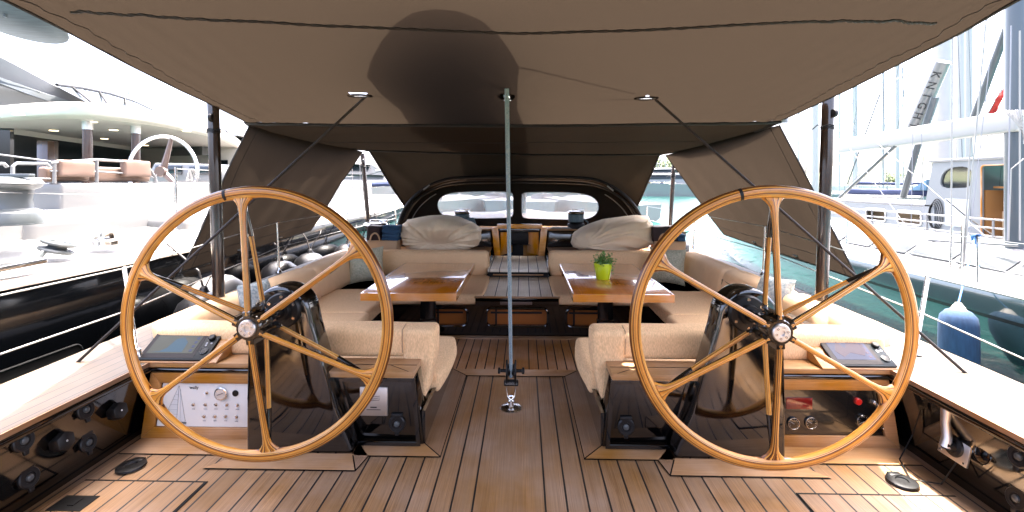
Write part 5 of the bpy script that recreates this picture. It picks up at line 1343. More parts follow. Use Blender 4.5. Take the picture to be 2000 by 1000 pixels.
# glazed bulkhead
a = Vector((-13.9, 12.2, 0)); b_ = Vector((-17.0, 21.5, 0))
m = MB(); m.prism([(a.x, a.y, -.6), (b_.x, b_.y, -.6), (b_.x, b_.y, 2.83), (a.x, a.y, 2.83)], (-.1, 0, 0)); m.build('glass_bulkhead', 'glassblue', my, smooth=0)
m = MB(); m.prism([(-13.9, 12.2, 2.83), (-17, 21.5, 2.83), (-17, 21.5, 2.99), (-13.9, 12.2, 2.99)], (-.15, 0, 0)); m.build('bulkhead_cornice', 'cream', my, smooth=0)
m = MB(); m.prism([(-26, 9.5, -.6), (-13.9, 12.2, -.6), (-13.9, 12.2, 2.98), (-26, 9.5, 2.98)], (0, .1, 0)); m.build('side_glass', 'glass', my, smooth=0)
m = MB(); m.box((-26, 8.8, WZ-.3), (-9.8, 13, .9), .1); m.box((-25, 13, WZ-.3), (-9.9, 34, 1.6), .3); m.build('hull', 'gel', my)
m = MB(); m.box((-16.5, 19, 1.5), (-10.5, 30, 2.98), .1); m.build('deckhouse', 'cream', my)
m = MB()
for x in (-12.8, -12.1): m.box((x, 18.96, 2.2), (x+.5, 18.99, 2.45))
m.build('vent', 'glass', my)
# upper superstructure: long raked white side with window band, seen from below
def D(u, v, y): return PY(u, v, y)
m = MB()
yA, yB = 13.5, 30
top_line = [(-150, 35, 12.5), (0, 82, 13.5), (60, 95, 15), (115, 112, 17), (155, 135, 19), (200, 160, 22), (260, 190, 26), (305, 216, 30)]
P_ = [[D(u, v, y), D(u, v, y)+Vector((.25, -.3, -.9)), Vector((D(u, v, y).x+.5, y-.4, zr+.05)), Vector((D(u, v, y).x+.5, y-.4, zr+.0))] for u, v, y in top_line]
m.grid(P_); P2_ = [[D(u, v, y), D(u, v, y)+Vector((-9, 2, .4))] for u, v, y in top_line]; m.grid(P2_); m.build('superstructure', 'gelblue', my, smooth=50)
wb = [(112, 166, 15.8), (160, 172, 17.5), (215, 183, 20), (260, 197, 23.5), (300, 216, 28)]
wb2 = [(183, 208, 15.2), (200, 214, 16.6), (230, 218, 19), (262, 221, 22.5), (298, 219, 27)]
m = MB(); m.grid([[D(a[0], a[1], a[2]*.86), D(b_[0], b_[1], b_[2]*.86)] for a, b_ in zip(wb, wb2)]); sw = m.build('side_window', 'glassblue', my, smooth=0)
m = MB(); m.tube([D(a[0], a[1], a[2]*.86)+Vector((.03, -.05, 0)) for a in wb], .045, 6); m.build('window_frame', 'blackmatt', sw)
m = MB()
for k in range(1, 4):
    a_ = CAM+(D(*wb[k]).lerp(D(*wb[k-1]), .4)-CAM)*.86; b2 = CAM+(D(*wb2[k]).lerp(D(*wb2[k-1]), .4)-CAM)*.86; m.tube([a_+Vector((.03, -.05, 0)), b2+Vector((.03, -.05, 0))], .03, 6)
m.build('mullion', 'blackmatt', sw)
# raked white wing panel
m = MB(); m.prism([D(-160, 60, 11.5), D(-10, 105, 12.5), D(95, 160, 13.5), D(186, 208, 14.6), D(-20, 215, 12.6), D(-160, 225, 11.6)], (-.2, .3, 0), .03); m.build('wing_panel', 'gel', my)
m = MB(); m.prism([D(-160, 115, 11.3), D(-10, 148, 12.3), D(80, 180, 13.2), D(165, 207, 14.2), D(120, 207, 14.0), D(60, 186, 12.9), D(-10, 160, 12.2), D(-160, 130, 11.2)], (.06, -.06, 0), .01); m.build('styling_line', 'gelblue', my)
m = MB(); m.tube([D(-60, 75, 14), D(0, 82, 14.4), D(60, 95, 16), D(108, 108, 18), D(150, 130, 21)], .012, 6)
m.tube([D(-60, 88, 14), D(0, 95, 14.4), D(60, 110, 16), D(115, 128, 18)], .05, 6); m.build('top_rail', 'greysteel', my)
# round radar platform with mast
c0 = D(15, 38, 16); 
m = MB(); m.lathe(c0, [(1.55, 0), (1.62, .03), (1.62, .07), (1.3, .10), (0, .10)], (.06, .28, 1), 48); m.build('radar_platform', 'dome', my)
m = MB(); m.tube([c0+Vector((-.6, -.2, .1)), c0+Vector((-1.2, 0, -1.6))], .12, 10); m.tube([c0+Vector((.25, -.3, -.02)), c0+Vector((.35, -.3, .5))], .05, 8); m.build('platform_strut', 'greysteel', my)
m = MB(); a = D(251, 195, 30); m.tube([a, D(252, 148, 30)], .035, 6); m.build('antenna', 'greysteel', my)

# ============================================================ RIGHT: GREY-GREEN SAILING YACHT
RX = 6.2
ry_ = thing('sailing_yacht', (RX+2, 8, WZ), 'grey green hulled sailing yacht with white deck, grey mast and blue fender', 'yacht')
g = 1.48-.232*(RX-.06)
prof = ((-2, 0, 0), (3, 0, 0), (8, 0, 0), (12, .15, .03), (15, .6, .08), (18, 1.4, .14), (20.5, 2.5, .2))
m = MB(); m.grid([[(RX+dx, y, g+dz), (RX+dx-.03, y, g+dz-.08), (RX+dx-.02, y, g+dz-.5), (RX+dx+.06, y, g+dz-.9), (RX+dx+.4, y, WZ-.4)] for y, dx, dz in prof]); hr = m.build('hull', 'hullteal', ry_, recalc=False)
m = MB(); m.grid([[(RX+dx-.032, y, g+dz-.30), (RX+dx-.026, y, g+dz-.345)] for y, dx, dz in prof]); m.build('cove_stripe', 'blackmatt', hr, recalc=False)
m = MB(); m.grid([[(RX+dx-.001, y, g+dz), (RX+dx+.08, y, g+dz+.03), (RX+dx*.6+1.1, y, g+dz+.05), (RX+dx*.3+1.5, y, g+dz+.28), (RX+2.4, y, g+.42), (RX+3.4, y, g+.25), (RX+4.6, y, g)] for y, dx, dz in prof]); m.build('deck', 'gel', ry_, smooth=60)
# coachroof strip windows (follow the slope of the coachroof side)
m = MB()
for i in range(7):
    y0 = 5.3+i*.92; 
    m.prism([(RX+1.14, y0, g+.085), (RX+1.14, y0+.82, g+.085), (RX+1.42, y0+.86, g+.245), (RX+1.42, y0+.04, g+.245)], (-.006, 0, .012))
m.build('coachroof_window', 'glassblue', ry_, smooth=0)
m = MB(); p = PX(1987, 458, 8.25); m.tube([(p.x, p.y, .35), (p.x, p.y, 22)], .155, 24); mst = m.build('mast', 'mastgrey', ry_)
m = MB(); a = PX(1990, 250, 8.2); a2 = PX(1990, 215, 8.2); e_ = PX(1646, 272, 8.2); e2 = PX(1646, 300, 8.2)
zb0 = (a.z+e2.z)/2
m.prism([(8.05, a.y-.1, a.z-.06), (8.05, e_.y, e2.z+.0), (8.05, e_.y, e_.z), (8.05, a.y-.1, a2.z)], (.22, 0, 0), .05, 3); m.build('boom', 'mastwhite', ry_)
m = MB(); m.tube([PX(1640, 386, 8.1), PX(1752, 282, 8.1)], .035, 10); m.tube([PX(1722, 286, 8.1), PX(1756, 280, 8.1)], .05, 8); m.build('boom_strut', 'greysteel', ry_)
m = MB()
for (u0, v0, u1, v1, X_) in ((1861, -20, 1857, 560, 6.9), (1928, 20, 1880, 545, 6.9), (1896, 270, 1880, 540, 6.9), (1992, 60, 1992, 470, 7.8)):
    m.tube([PX(u0, v0, X_), PX(u1, v1, X_)], .011, 6)
m.build('running_rigging', 'whiterope', ry_)
m = MB()
for u in (1857, 1877): m.tube([PX(u, 520, 6.85), PX(u, 548, 6.85)], .03, 8)
for u in (1857, 1878): m.tube([PX(u+2, 440, 6.86), PX(u, 520, 6.86)], .017, 8)
m.build('chainplate_rod', 'steel', ry_)
m = MB(); m.tube([PX(1970, 470, 7.4), PX(1975, 330, 7.3), PX(2000, 310, 7.4)], .008, 6)
for k in range(8): m.tube([PX(1960+k*5, 215, 7.6)+Vector((0, .0, 0)), PX(1985+k*2, 240+k*3, 7.6), PX(2000, 225+k*8, 7.6)], .010, 5)
m.build('rope_hank', 'whiterope', ry_)
for (u, v0, v1) in ((1655, 432, 505), (1911, 462, 572)):
    m = MB(); m.tube([PX(u, v0, 6.4), PX(u-1, v1, 6.4)], .017, 8); m.build('stanchion', 'steel', ry_)
m = MB(); m.tube([PX(1400, 405, 6.4), PX(1655, 436, 6.4), PX(1911, 466, 6.4), PX(2010, 478, 6.4)], .006, 5); m.tube([PX(1400, 425, 6.4), PX(1655, 470, 6.4), PX(1911, 520, 6.4), PX(2010, 540, 6.4)], .006, 5); m.build('guard_wire', 'greysteel', ry_)
m = MB(); m.tube([PX(1780, 467, 8.0), PX(1990, 480, 7.6)], .02, 6); m.build('deck_track', 'greysteel', ry_)
m = MB(); p = PX(1990, 592, 6.35); m.lathe((6.5, p.y, g+.04), [(.09, 0), (.07, .03), (.05, .06), (0, .06)], (0, 0, 1), 16); m.build('deck_cleat', 'steel', ry_)
# blue fender
p = PX(1872, 668, 5.85); 
t = thing('fender', tuple(p), 'large blue cloth covered cylindrical fender hanging against the grey green hull', 'fender')
m = MB(); r = .205; m.lathe((p.x, p.y, -1.12), [(.0, 0), (.12, .01), (r, .06), (r*1.02, .4), (r, .72), (r*.92, .83), (r*.65, .90), (.07, .93)], (0, 0, 1), 32); m.build('cover', 'fendblue', t)
m = MB()
for k in range(40):
    a = 2*PI*k/40; m.tube([(p.x+r*.97*math.cos(a), p.y+r*.97*math.sin(a), -1.06), (p.x+r*math.cos(a+.03), p.y+r*math.sin(a+.03), -1.13)], .006, 4)
m.build('frayed_hem', 'fendblue', t)
m = MB(); m.lathe((p.x, p.y, -.20), [(.085, 0), (.05, .06), (.03, .09)], (0, 0, 1), 14); m.build('neck', 'cream', t)
m = MB(); k0 = PX(1905, 462, 6.4)
m.tube([(p.x, p.y, -.12), k0], .011, 6); m.tube([k0, PX(1912, 520, 6.4)], .010, 6)
for i in range(4): m.tube([k0+Vector((0, 0, .0)), k0+Vector((-.03+.02*i, -.05, .03)), k0+Vector((.0, .06, -.02*i)), k0], .012, 5)
m.build('line', 'bluerope', t)

# ============================================================ WHITE PILOTHOUSE BOAT BEHIND
BX = 12.0
bo = thing('pilothouse_boat', (BX+2, 14, WZ), 'pale blue white pilothouse boat with open wooden door and coiled black hose', 'boat')
a = PX(1990, 462, BX); b_ = PX(1600, 440, BX)
m = MB(); m.box((BX-.9, 8, WZ-.3), (BX+4, 24, .05), .15); m.build('hull', 'gelblue', bo)
y0, y1 = PX(1990, 400, BX).y, PX(1822, 400, BX).y
zt = 2.08
m = MB()
dl = PX(1917, 400, BX).y; dr = PX(1968, 400, BX).y; dzt = PX(1945, 322, BX).z; dzb = .12
wy = [(PX(u, v, BX).y, PX(u, v, BX).z) for u, v in ((1833, 367), (1843, 328), (1899, 323), (1900, 366))]
m.plate([(BX, y1+.45, 0), (BX, y0-1.5, 0), (BX, y0-1.5, zt+.05), (BX, y1, zt)],
        [[(BX, y, z) for y, z in rrect(dr, dl, dzb, dzt, .08)], [(BX, y, z) for y, z in smooth_poly([((wy[0][0]+wy[3][0])/2, wy[0][1])]+wy+[((wy[0][0]+wy[3][0])/2, wy[0][1])], 2)[:-1]]], (.06, 0, 0))
m.build('pilothouse_wall', 'gelblue', bo, smooth=30)
m = MB(); m.prism([(BX+.02, y1+.5, 0), (BX+.02, y1, zt), (BX+3.6, y1, zt), (BX+3.6, y1+.5, 0)], (0, -.06, 0)); m.box((BX-.05, y0-1.5, zt), (BX+3.7, y1+.1, zt+.09), .03); m.box((BX+3.5, y0-1.5, 0), (BX+3.6, y1+.3, .9)); m.build('pilothouse_roof', 'gel', bo)
m = MB(); m.prism([(BX+.05, y, z) for y, z in wy], (.02, 0, 0)); m.build('side_window', 'glass', bo, smooth=0)
m = MB(); m.tube([(BX-.005, y, z) for y, z in rrect(dr, dl, dzb, dzt, .08)], .02, 6, closed=True); m.build('door_frame', 'framewood', bo)
m = MB(); m.box((BX+.9, dr-1.4, 0), (BX+1.0, dl+.6, 1.25)); m.box((BX+.4, dr-.4, 0), (BX+.46, dr+.15, 1.7)); m.box((BX+.1, dl-.02, .1), (BX+.85, dl+.05, 1.3)); m.box((BX+.3, dr, 1.35), (BX+.9, dl, 1.4)); m.build('cabin_joinery', mat('oak_joinery', (.30, .14, .045), .4), bo)
m = MB(); m.box((BX+.9, dr-.4, 1.25), (BX+1.0, dl+.2, 1.40)); m.build('cabin_cushion', 'navy', bo)
# lower cabin side with two windows
m = MB(); m.plate([(BX-.05, PX(1822, 400, BX).y-.1, .05), (BX-.05, PX(1822, 400, BX).y-.1, .78), (BX-.05, 20, .78), (BX-.05, 20, .05)][::-1],
                  [[(BX-.05, y, z) for y, z in rrect(min(PX(ua, 400, BX).y, PX(ub, 400, BX).y), max(PX(ua, 400, BX).y, PX(ub, 400, BX).y), .22, .62, .08)] for ua, ub in ((1695, 1733), (1757, 1803))], (.04, 0, 0)); m.build('cabin_side', 'gelblue', bo, smooth=0)
m = MB(); m.box((BX, PX(1822, 400, BX).y, .78), (BX+3, 20, .86), .02); m.build('cabin_top', 'gel', bo)
m = MB(); m.box((BX+.5, 12, .1), (BX+.55, 20, .75)); m.build('cabin_curtain', mat('warm_curtain', (.5, .36, .22), .8), bo)
for ua, ub in ((1695, 1733), (1757, 1803)):
    m = MB(); m.tube([(BX-.06, y, z) for y, z in rrect(min(PX(ua, 400, BX).y, PX(ub, 400, BX).y), max(PX(ua, 400, BX).y, PX(ub, 400, BX).y), .22, .62, .08)], .03, 6, closed=True); m.build('cabin_window_frame', 'brushed', bo)
m = MB(); c0 = PX(1830, 418, BX-.03); n_ = 30
for k in range(4):
    rr = .30-.02*k; m.tube([c0+Vector((-.02*k, .02*k+rr*.62*math.cos(2*PI*i/n_), rr*1.45*math.sin(2*PI*i/n_)-.02*k)) for i in range(n_)], .011, 6, closed=True)
m.tube([PX(1848, 390, BX-.1), PX(1890, 425, BX-.1), PX(1940, 460, BX-.2)], .02, 6); m.build('coiled_hose', 'blackmatt', bo)
m = MB(); a = PX(1846, 388, BX-.01); b_ = PX(1894, 445, BX-.01); m.box((BX-.02, b_.y, b_.z), (BX-.002, a.y, a.z), .004); m.build('access_panel', mat('panel_grey', (.42, .48, .52), .5), bo)
m = MB()
for dz in (.62, .42, .22): m.tube([(BX-.8, 8, dz), (BX-.8, 22, dz)], .022, 6)
for y in (9.5, 11.2, 13, 15, 17, 19): m.tube([(BX-.8, y, .05), (BX-.8, y, .64)], .024, 6)
m.build('guard_rail', 'gel', bo)
# blue covered boom tent on the boat behind
nb = thing('sailing_boat', (16, 20, WZ), 'white sailing boat with navy blue boom cover behind the pilothouse boat', 'boat')
m = MB(); m.box((14.5, 15, WZ-.2), (17.5, 27, .6), .3); m.build('hull', 'gel', nb)
a = PX(1806, 352, 15); b_ = PX(1648, 376, 15)
m = MB(); m.rbox((15, a.y, PX(1806, 384, 15).z), (15.5, b_.y, PX(1700, 368, 15).z), .1, 8, wob(.05, 2)); m.build('boom_cover', 'navy', nb)
m = MB(); m.prism([PX(1775, 372, 14.9), PX(1810, 350, 14.9), PX(1808, 372, 14.9)], (.3, 0, 0), .02); m.build('sun_cover', 'skyblue', nb)
m = MB(); m.tube([PX(1650, 383, 14.9), PX(1800, 385, 14.9)], .06, 8); m.tube([PX(1842, 380, 15.2), PX(1842, -900, 15.2)], .27, 16); m.build('mast', 'mastwhite', nb)
m = MB(); p = PX(1845, 130, 15.2); m.box((p.x-.05, p.y-.3, p.z), (p.x+.05, p.y+2.2, p.z+.08)); m.build('spreader', 'mastwhite', nb)

rr_ = random.Random(5)
m = MB()
for k in range(16):
    u = 1655+k*21+rr_.uniform(-6, 6); X_ = rr_.uniform(13.5, 17); d = rr_.uniform(-60, 60)
    m.tube([PX(u, 372, X_), PX(u+d, -300, X_)], rr_.uniform(.007, .014), 4)
m.build('standing_rigging', 'greysteel', nb)
m = MB()
for (u0, v0, u1, v1, X_, r_) in ((1945, 20, 1893, 470, 7.6, .006), (1975, 50, 1968, 470, 7.7, .010), (1700, 268, 1935, 470, 7.4, .005), (1660, 290, 1790, 470, 7.4, .005), (1735, 282, 1620, 402, 8.0, .006), (1800, 262, 1806, 470, 8.0, .006), (1783, 262, 1779, 470, 8.0, .006)):
    m.tube([PX(u0, v0, X_), PX(u1, v1, X_)], r_, 5)
m.build('halyards', 'greyink', ry_)
# masts, forestays and sail covers further back
def mastline(u, v_top, v_bot, X_, r, mt, label, stay=None):
    t = thing('mast', tuple(PX(u, v_bot, X_)), label, 'mast', 'masts of distant boats')
    a = PX(u, v_bot, X_); 
    m = MB(); m.tube([(a.x, a.y, WZ+.6), (a.x, a.y, PX(u, v_top, X_).z)], r, 10); m.build('tube', mt, t)
    m = MB()
    for zf in (.45, .7): 
        z = WZ+(PX(u, v_top, X_).z-WZ)*zf; m.tube([(a.x-.9, a.y, z), (a.x+.9, a.y, z)], .035, 6)
    m.build('spreader', mt, t)
    m = MB(); zt2 = PX(u, v_top, X_).z
    m.tube([(a.x-.9, a.y, .6), (a.x-.9, a.y, WZ+(zt2-WZ)*.7), (a.x, a.y, zt2)], .012, 4); m.tube([(a.x+.9, a.y, .6), (a.x+.9, a.y, WZ+(zt2-WZ)*.7), (a.x, a.y, zt2)], .012, 4)
    m.tube([(a.x, a.y+5, .6), (a.x, a.y, zt2)], .014, 4); m.build('shroud', 'greysteel', t)
mm = [(1876, -600, 380, 20, .16), (1891, -500, 380, 21, .17), (1753, -300, 380, 24, .12), (1592, -200, 390, 18, .19), (1672, 40, 380, 40, .16), (1725, 60, 380, 46, .14), (1640, 100, 380, 52, .13), (1560, 150, 385, 60, .16), (1300, 240, 385, 40, .12), (1283, 255, 385, 44, .10), (1345, 180, 385, 48, .14)]
ml = ['thin', 'tall thin', 'pale slender', 'stout pale', 'faint', 'faint slender', 'far faint', 'distant', 'little', 'short little', 'distant slender']
mw = ['left one of the pair of close masts beside the grey mast', 'right one of the pair of close masts beside the grey mast', 'pale mast above the boom, left of the lettered sail', 'stout white mast left of the thick dark pole on the water side', 'faint mast above the boom nearest the thick pole', 'faint mast between the thick pole and the lettered sail', 'very distant mast just right of the thick pole', 'distant mast left of the thick pole beside the curtain', 'thin distant mast over the far quay, middle one', 'thin distant mast over the far quay, leftmost', 'thin distant mast over the far quay, right of the forward pole']
for (u, vt, vb, X_, r), nm in zip(mm, mw): mastline(u, vt, vb, X_, r, 'mastwhite', nm)
t = thing('furled_sail', tuple(PX(1770, 245, 13.5)), 'white furled sail with grey lettering slanting above the white boom', 'sail')
fa, fb = PX(1783, 252, 13.5), PX(1842, 120, 13.5)
m = MB(); m.tube([fa, fb], .21, 14); m.build('sailcloth', 'gel', t)
dirn = (fb-fa).normalized(); out_ = Vector((-1, -.9, 0)).normalized()
for i, ch in enumerate('THGINK'):
    c0 = fa.lerp(fb, .05+.15*i)+out_*.215
    xd = dirn*-1; yd_ = (out_.cross(xd))
    txt(ch, .33, frame(c0, xd, yd_ if yd_.x > 0 else -yd_), 'ink', t, depth=.01)
m = MB(); m.tube([PX(1808, 246, 13.4), PX(1826, 190, 13.4)], .11, 8); m.build('sail_strip', 'mastgrey', t)
m = MB(); m.tube([PX(1764, 385, 13), PX(1795, 275, 13)], .10, 8); tag(m.build('furled_forestay', 'greysteel'), 'dark grey slanting furler below the boom, left of the pilothouse', 'furler')
m = MB(); m.tube([PX(1903, 228, 11.5), PX(1972, 40, 11.5)], .085, 10); tag(m.build('furled_forestay', 'greysteel'), 'long dark grey slanting spar rising beside the red flag', 'spar')
m = MB(); m.tube([PX(1655, 360, 16), PX(1718, 185, 16)], .03, 6); tag(m.build('backstay', 'greysteel'), 'thin grey slanting stay near the thick pole', 'stay')
t = thing('flag', tuple(PX(1972, 150, 12)), 'red flag furled on a slanting staff in front of the grey mast', 'flag')
m = MB(); a, b_, c_, d_ = PX(1970, 155, 12), PX(1973, 165, 12), PX(1943, 222, 12), PX(1930, 222, 12); rows_ = []
for i in range(12):
    q = i/11; rows_.append([a.lerp(d_, q)+Vector((0, 0, .0)), a.lerp(d_, q).lerp(b_.lerp(c_, q), .5)+Vector((.12*math.sin(q*9), 0, 0)), b_.lerp(c_, q)])
m.grid(rows_); m.build('cloth', 'redflag', t, smooth=180)
m = MB(); m.tube([PX(1976, 140, 12), PX(1928, 225, 12)], .012, 6); m.build('staff', 'greysteel', t)

# ============================================================ FAR SIDE OF THE HARBOUR
m = MB()
n_ = 60; rows_ = []
for i in range(n_+1):
    x = -500+1300*i/n_
    h = 4+9*max(0, noise.noise(Vector((x*.006, 0, 2)))+.35)
    rows_.append([(x, 178, WZ-.1), (x, 180, .3), (x, 230, .6), (x, 300, h), (x, 420, h*1.6)])
m.grid(rows_); struct(m.build('shore', 'hill', smooth=60))
m = MB(); m.box((-400, 174, WZ-.5), (700, 180, .6)); struct(m.build('quay', 'stone'))
def tree(c, r, h, seed, label):
    t = thing('tree', c, label, 'tree', 'trees on the far quay'); rnd = random.Random(seed); c = Vector(c)
    m = MB(); m.tube([c, c+Vector((.1*r, 0, h*.55))], [.12*r, .07*r], 8)
    cl = []
    for k in range(14):
        q = c+Vector((rnd.gauss(0, .42)*r, rnd.gauss(0, .4)*r, h*.62+rnd.gauss(0, .17)*h)); cl.append((q, rnd.uniform(.28, .5)*r))
        if k < 5: m.tube([c+Vector((0, 0, h*.4)), q], [.06*r, .02*r], 5)
    m.build('trunk', 'bark', t)
    m = MB()
    for q, rr in cl:
        for _ in range(70):
            d = Vector((rnd.gauss(0, 1), rnd.gauss(0, 1), rnd.gauss(0, .8))).normalized()*rr*rnd.uniform(.5, 1.05); p = q+d
            a = Vector((rnd.uniform(-1, 1), rnd.uniform(-1, 1), rnd.uniform(-1, 1))).normalized(); b_ = a.orthogonal().normalized(); sz = rr*.22
            m.bm.faces.new([m.bm.verts.new(v) for v in (p-a*sz-b_*sz*.5, p+a*sz-b_*sz*.5, p+a*sz*.8+b_*sz*.6, p-a*sz*.7+b_*sz*.7)])
    m.build('crown', 'foliage', t, smooth=0)
tl = ['leftmost tree on the far quay beyond the sprayhood', 'tree on the far quay just left of the forward pole', 'rounded green tree right of the forward pole', 'smaller tree near the red roofed house', 'tree seen between masts above the blue boom cover', 'low tree beyond the left side of the sprayhood']
for i, (u, r, h) in enumerate(((1268, 4.5, 9), (1292, 6, 12), (1326, 7, 14), (1352, 5, 9), (1745, 4, 5), (1228, 5, 8))):
    p = PY(u, 380, 188+3*(i % 3)); tree((p.x, p.y, .5), r, h, i+10, tl[i])
def house(u, y, w_, d_, h, label, mt='plaster'):
    p = PY(u, 380, y); t = thing('house', (p.x, p.y, .5), label, 'house', 'houses along the far shore')
    m = MB(); m.box((p.x-w_/2, y, .3), (p.x+w_/2, y+d_, h)); m.build('wall', mt, t)
    m = MB(); m.prism([(p.x-w_/2-.3, y-.3, h), (p.x+w_/2+.3, y-.3, h), (p.x+w_/2-1, y+d_/2, h+1.8), (p.x-w_/2+1, y+d_/2, h+1.8)], (0, .4, 0)); m.build('roof', 'rooft', t)
    m = MB(); nf = max(1, int((h-1)/3)); nc = max(2, int(w_/3.2))
    for i in range(nc):
        for j in range(nf): 
            x = p.x-w_/2+(i+.5)*w_/nc; z = 1.5+j*3; m = MB(); m.box((x-.5, y-.06, z), (x+.5, y+.02, z+1.4)); m.build('window', 'palewin', t)
for i, (u, y, w_, d_, h, lb) in enumerate(((1672, 200, 14, 8, 9, 'pale house on the shore nearest the thick pole'), (1705, 230, 18, 8, 14, 'wide pale building above the blue boom cover'), (1765, 215, 16, 8, 12, 'pale shore building left of the lettered sail'), (1800, 240, 20, 8, 15, 'pale building beside the pilothouse roof'), (1362, 205, 12, 8, 8, 'small house right of the rounded tree'), (1245, 210, 14, 8, 8, 'low pale house beyond the right edge of the sprayhood'))):
    house(u, y, w_, d_, h, lb)

def motorboat(c, L, w_, h, seed, label, rot=0, mt='gel'):
    """cruiser: flared hull, two-deck house with window bands, mast, rails"""
    t = thing('motor_cruiser', c, label, 'motor boat', 'boats across the harbour'); c = Vector(c); M_ = Matrix.Translation(c) @ Matrix.Rotation(rot, 4, 'Z')
    m = MB(); R_ = []
    for q in range(9):
        f_ = q/8; x = -L/2+L*f_; ww = w_/2*(1-max(0, f_-.55)**2*4.6); sh = h*(.34+.10*f_**2)
        R_.append([M_ @ Vector(v) for v in ((x, -ww, sh), (x, -ww*.92, 0), (x, -ww*.6, -.4), (x, ww*.6, -.4), (x, ww*.92, 0), (x, ww, sh))])
    m.loft(R_); m.build('hull', mt, t)
    def blk(x0, x1, ww, z0, z1, rk, name, mt_, inset=0):
        m = MB(); m.loft([[M_ @ Vector(v) for v in ((x0-inset, -ww/2, z0), (x1+inset, -ww/2, z0), (x1+inset, ww/2, z0), (x0-inset, ww/2, z0))], [M_ @ Vector(v) for v in ((x0+rk*.3-inset, -ww*.47, z1), (x1-rk+inset, -ww*.42, z1), (x1-rk+inset, ww*.42, z1), (x0+rk*.3-inset, ww*.47, z1))]]); return m.build(name, mt_, t, smooth=20)
    blk(-L*.38, L*.22, w_*.8, h*.40, h*.50, L*.02, 'deckhouse', 'gel'); blk(-L*.37, L*.20, w_*.79, h*.501, h*.60, L*.06, 'window_band', 'glassblue'); blk(-L*.42, L*.13, w_*.82, h*.601, h*.66, L*.02, 'upper_deck', 'gel')
    blk(-L*.28, L*.06, w_*.6, h*.661, h*.76, L*.05, 'upper_windows', 'glassblue'); blk(-L*.32, L*.03, w_*.64, h*.761, h*.81, L*.02, 'hardtop', 'gel')
    m = MB(); m.tube([M_ @ Vector((-L*.12, 0, h*.8)), M_ @ Vector((-L*.14, 0, h*1.12))], h*.012, 6); m.tube([M_ @ Vector((-L*.13, -w_*.15, h*.95)), M_ @ Vector((-L*.13, w_*.15, h*.95))], h*.012, 6); m.build('radar_mast', 'gel', t)
    m = MB(); m.tube([M_ @ Vector((L*.12, -w_*.42, h*.55)), M_ @ Vector((L*.46, -w_*.12, h*.56))], .03, 5); m.build('bow_rail', 'steel', t)
    return t
p = PY(1262, 398, 95); motorboat((p.x, 95, WZ), 21, 5.5, 7.0, 1, 'grey white motor cruiser moored at the far quay right of the sprayhood', math.radians(175))
p = PY(1345, 398, 110); motorboat((p.x, 110, WZ), 18, 5, 6.0, 2, 'white motor boat at the far quay right of the forward pole', math.radians(180))
p = PY(930, 398, 60); motorboat((p.x, 60, WZ), 24, 6, 5.6, 3, 'white motor cruiser seen through the left sprayhood window', math.radians(0))
p = PY(1090, 398, 70); motorboat((p.x, 70, WZ), 22, 6, 5.6, 4, 'white motor cruiser seen through the right sprayhood window', math.radians(180))
p = PY(700, 398, 26); motorboat((p.x-3, 27, WZ), 20, 6, 6.2, 5, 'big white cruiser beyond the forward pole on the left', math.radians(70))
p = PY(1455, 398, 120); motorboat((p.x, 120, WZ), 20, 5, 6.5, 6, 'white motor boat at the far quay behind the curtain', math.radians(180))
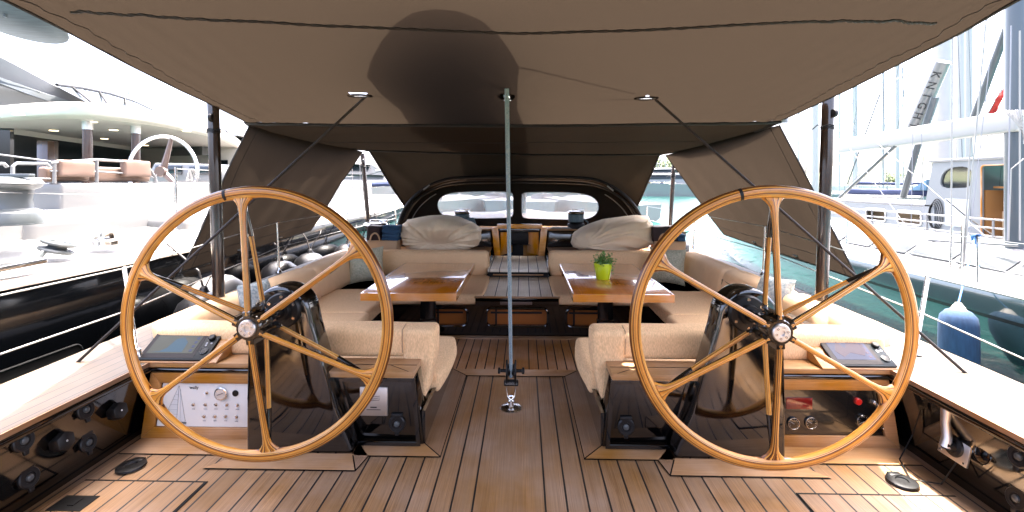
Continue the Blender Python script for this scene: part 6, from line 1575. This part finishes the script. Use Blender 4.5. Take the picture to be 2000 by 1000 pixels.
def sloop(u, y, L, mh, label, rot=0, mt='gel', cover='navy', seed=0):
    p = PY(u, 398, y); c = Vector((p.x, y, WZ)); M_ = Matrix.Translation(c) @ Matrix.Rotation(rot, 4, 'Z')
    t = thing('sailing_boat', tuple(c), label, 'boat', 'boats across the harbour')
    m = MB(); R_ = []
    for q in range(9):
        f_ = q/8; x = -L/2+L*f_; ww = L*.15*math.sin(PI*min(1, .22+f_*.80)) if f_ < .99 else .05
        R_.append([M_ @ Vector(v) for v in ((x, -ww, 1.15+.25*f_), (x, -ww*.85, .2), (x, 0, -.3), (x, ww*.85, .2), (x, ww, 1.15+.25*f_))])
    m.loft(R_); m.build('hull', mt, t)
    m = MB(); m.loft([[M_ @ Vector(v) for v in ((-L*.15, -L*.09, 1.15), (L*.22, -L*.06, 1.3), (L*.22, L*.06, 1.3), (-L*.15, L*.09, 1.15))], [M_ @ Vector(v) for v in ((-L*.14, -L*.07, 1.65), (L*.15, -L*.045, 1.6), (L*.15, L*.045, 1.6), (-L*.14, L*.07, 1.65))]]); m.build('coachroof', 'gel', t, smooth=20)
    m = MB(); m.tube([M_ @ Vector((L*.08, 0, 1.2)), M_ @ Vector((L*.08, 0, mh))], .10, 8); m.build('mast', 'mastwhite', t)
    m = MB(); m.tube([M_ @ Vector((L*.07, 0, 2.6)), M_ @ Vector((-L*.32, 0, 2.5))], [.2, .13], 8); m.build('boom_cover', cover, t)
    m = MB(); m.tube([M_ @ Vector((L*.49, 0, 1.4)), M_ @ Vector((L*.08, 0, mh))], .03, 4); m.tube([M_ @ Vector((-L*.49, 0, 1.2)), M_ @ Vector((L*.08, 0, mh))], .015, 4)
    for sg in (-1, 1): m.tube([M_ @ Vector((L*.07, sg*L*.13, 1.3)), M_ @ Vector((L*.08, sg*.8, mh*.55)), M_ @ Vector((L*.08, 0, mh))], .015, 4)
    m.build('rigging', 'greysteel', t)
for a in ((880, 38, 12, 15, 'white sloop seen through the left window of the sprayhood', .9), (965, 45, 13, 17, 'white sloop near the middle bar of the sprayhood, left of it', 1.7),
          (1060, 42, 12, 16, 'white sloop near the middle bar of the sprayhood, right of it', 1.5), (1148, 36, 12, 15, 'white sloop seen at the right end of the sprayhood window', 2.2),
          (1322, 130, 13, 18, 'small sailing boat at the far quay beside the forward pole', 3.0), (1280, 140, 12, 17, 'small sailing boat at the far quay left of the forward pole', 2.6),
          (1395, 100, 14, 19, 'sailing boat at the far quay partly behind the curtain', 3.1), (1690, 55, 14, 20, 'white sailing boat behind the blue boom cover, left side', 2.8), (1780, 70, 14, 20, 'white sailing boat behind the blue boom cover, right side', 3.0),
          (770, 30, 11, 14, 'white sloop in the gap left of the sprayhood', 1.2)):
    sloop(a[0], a[1], a[2], a[3], a[4], a[5])
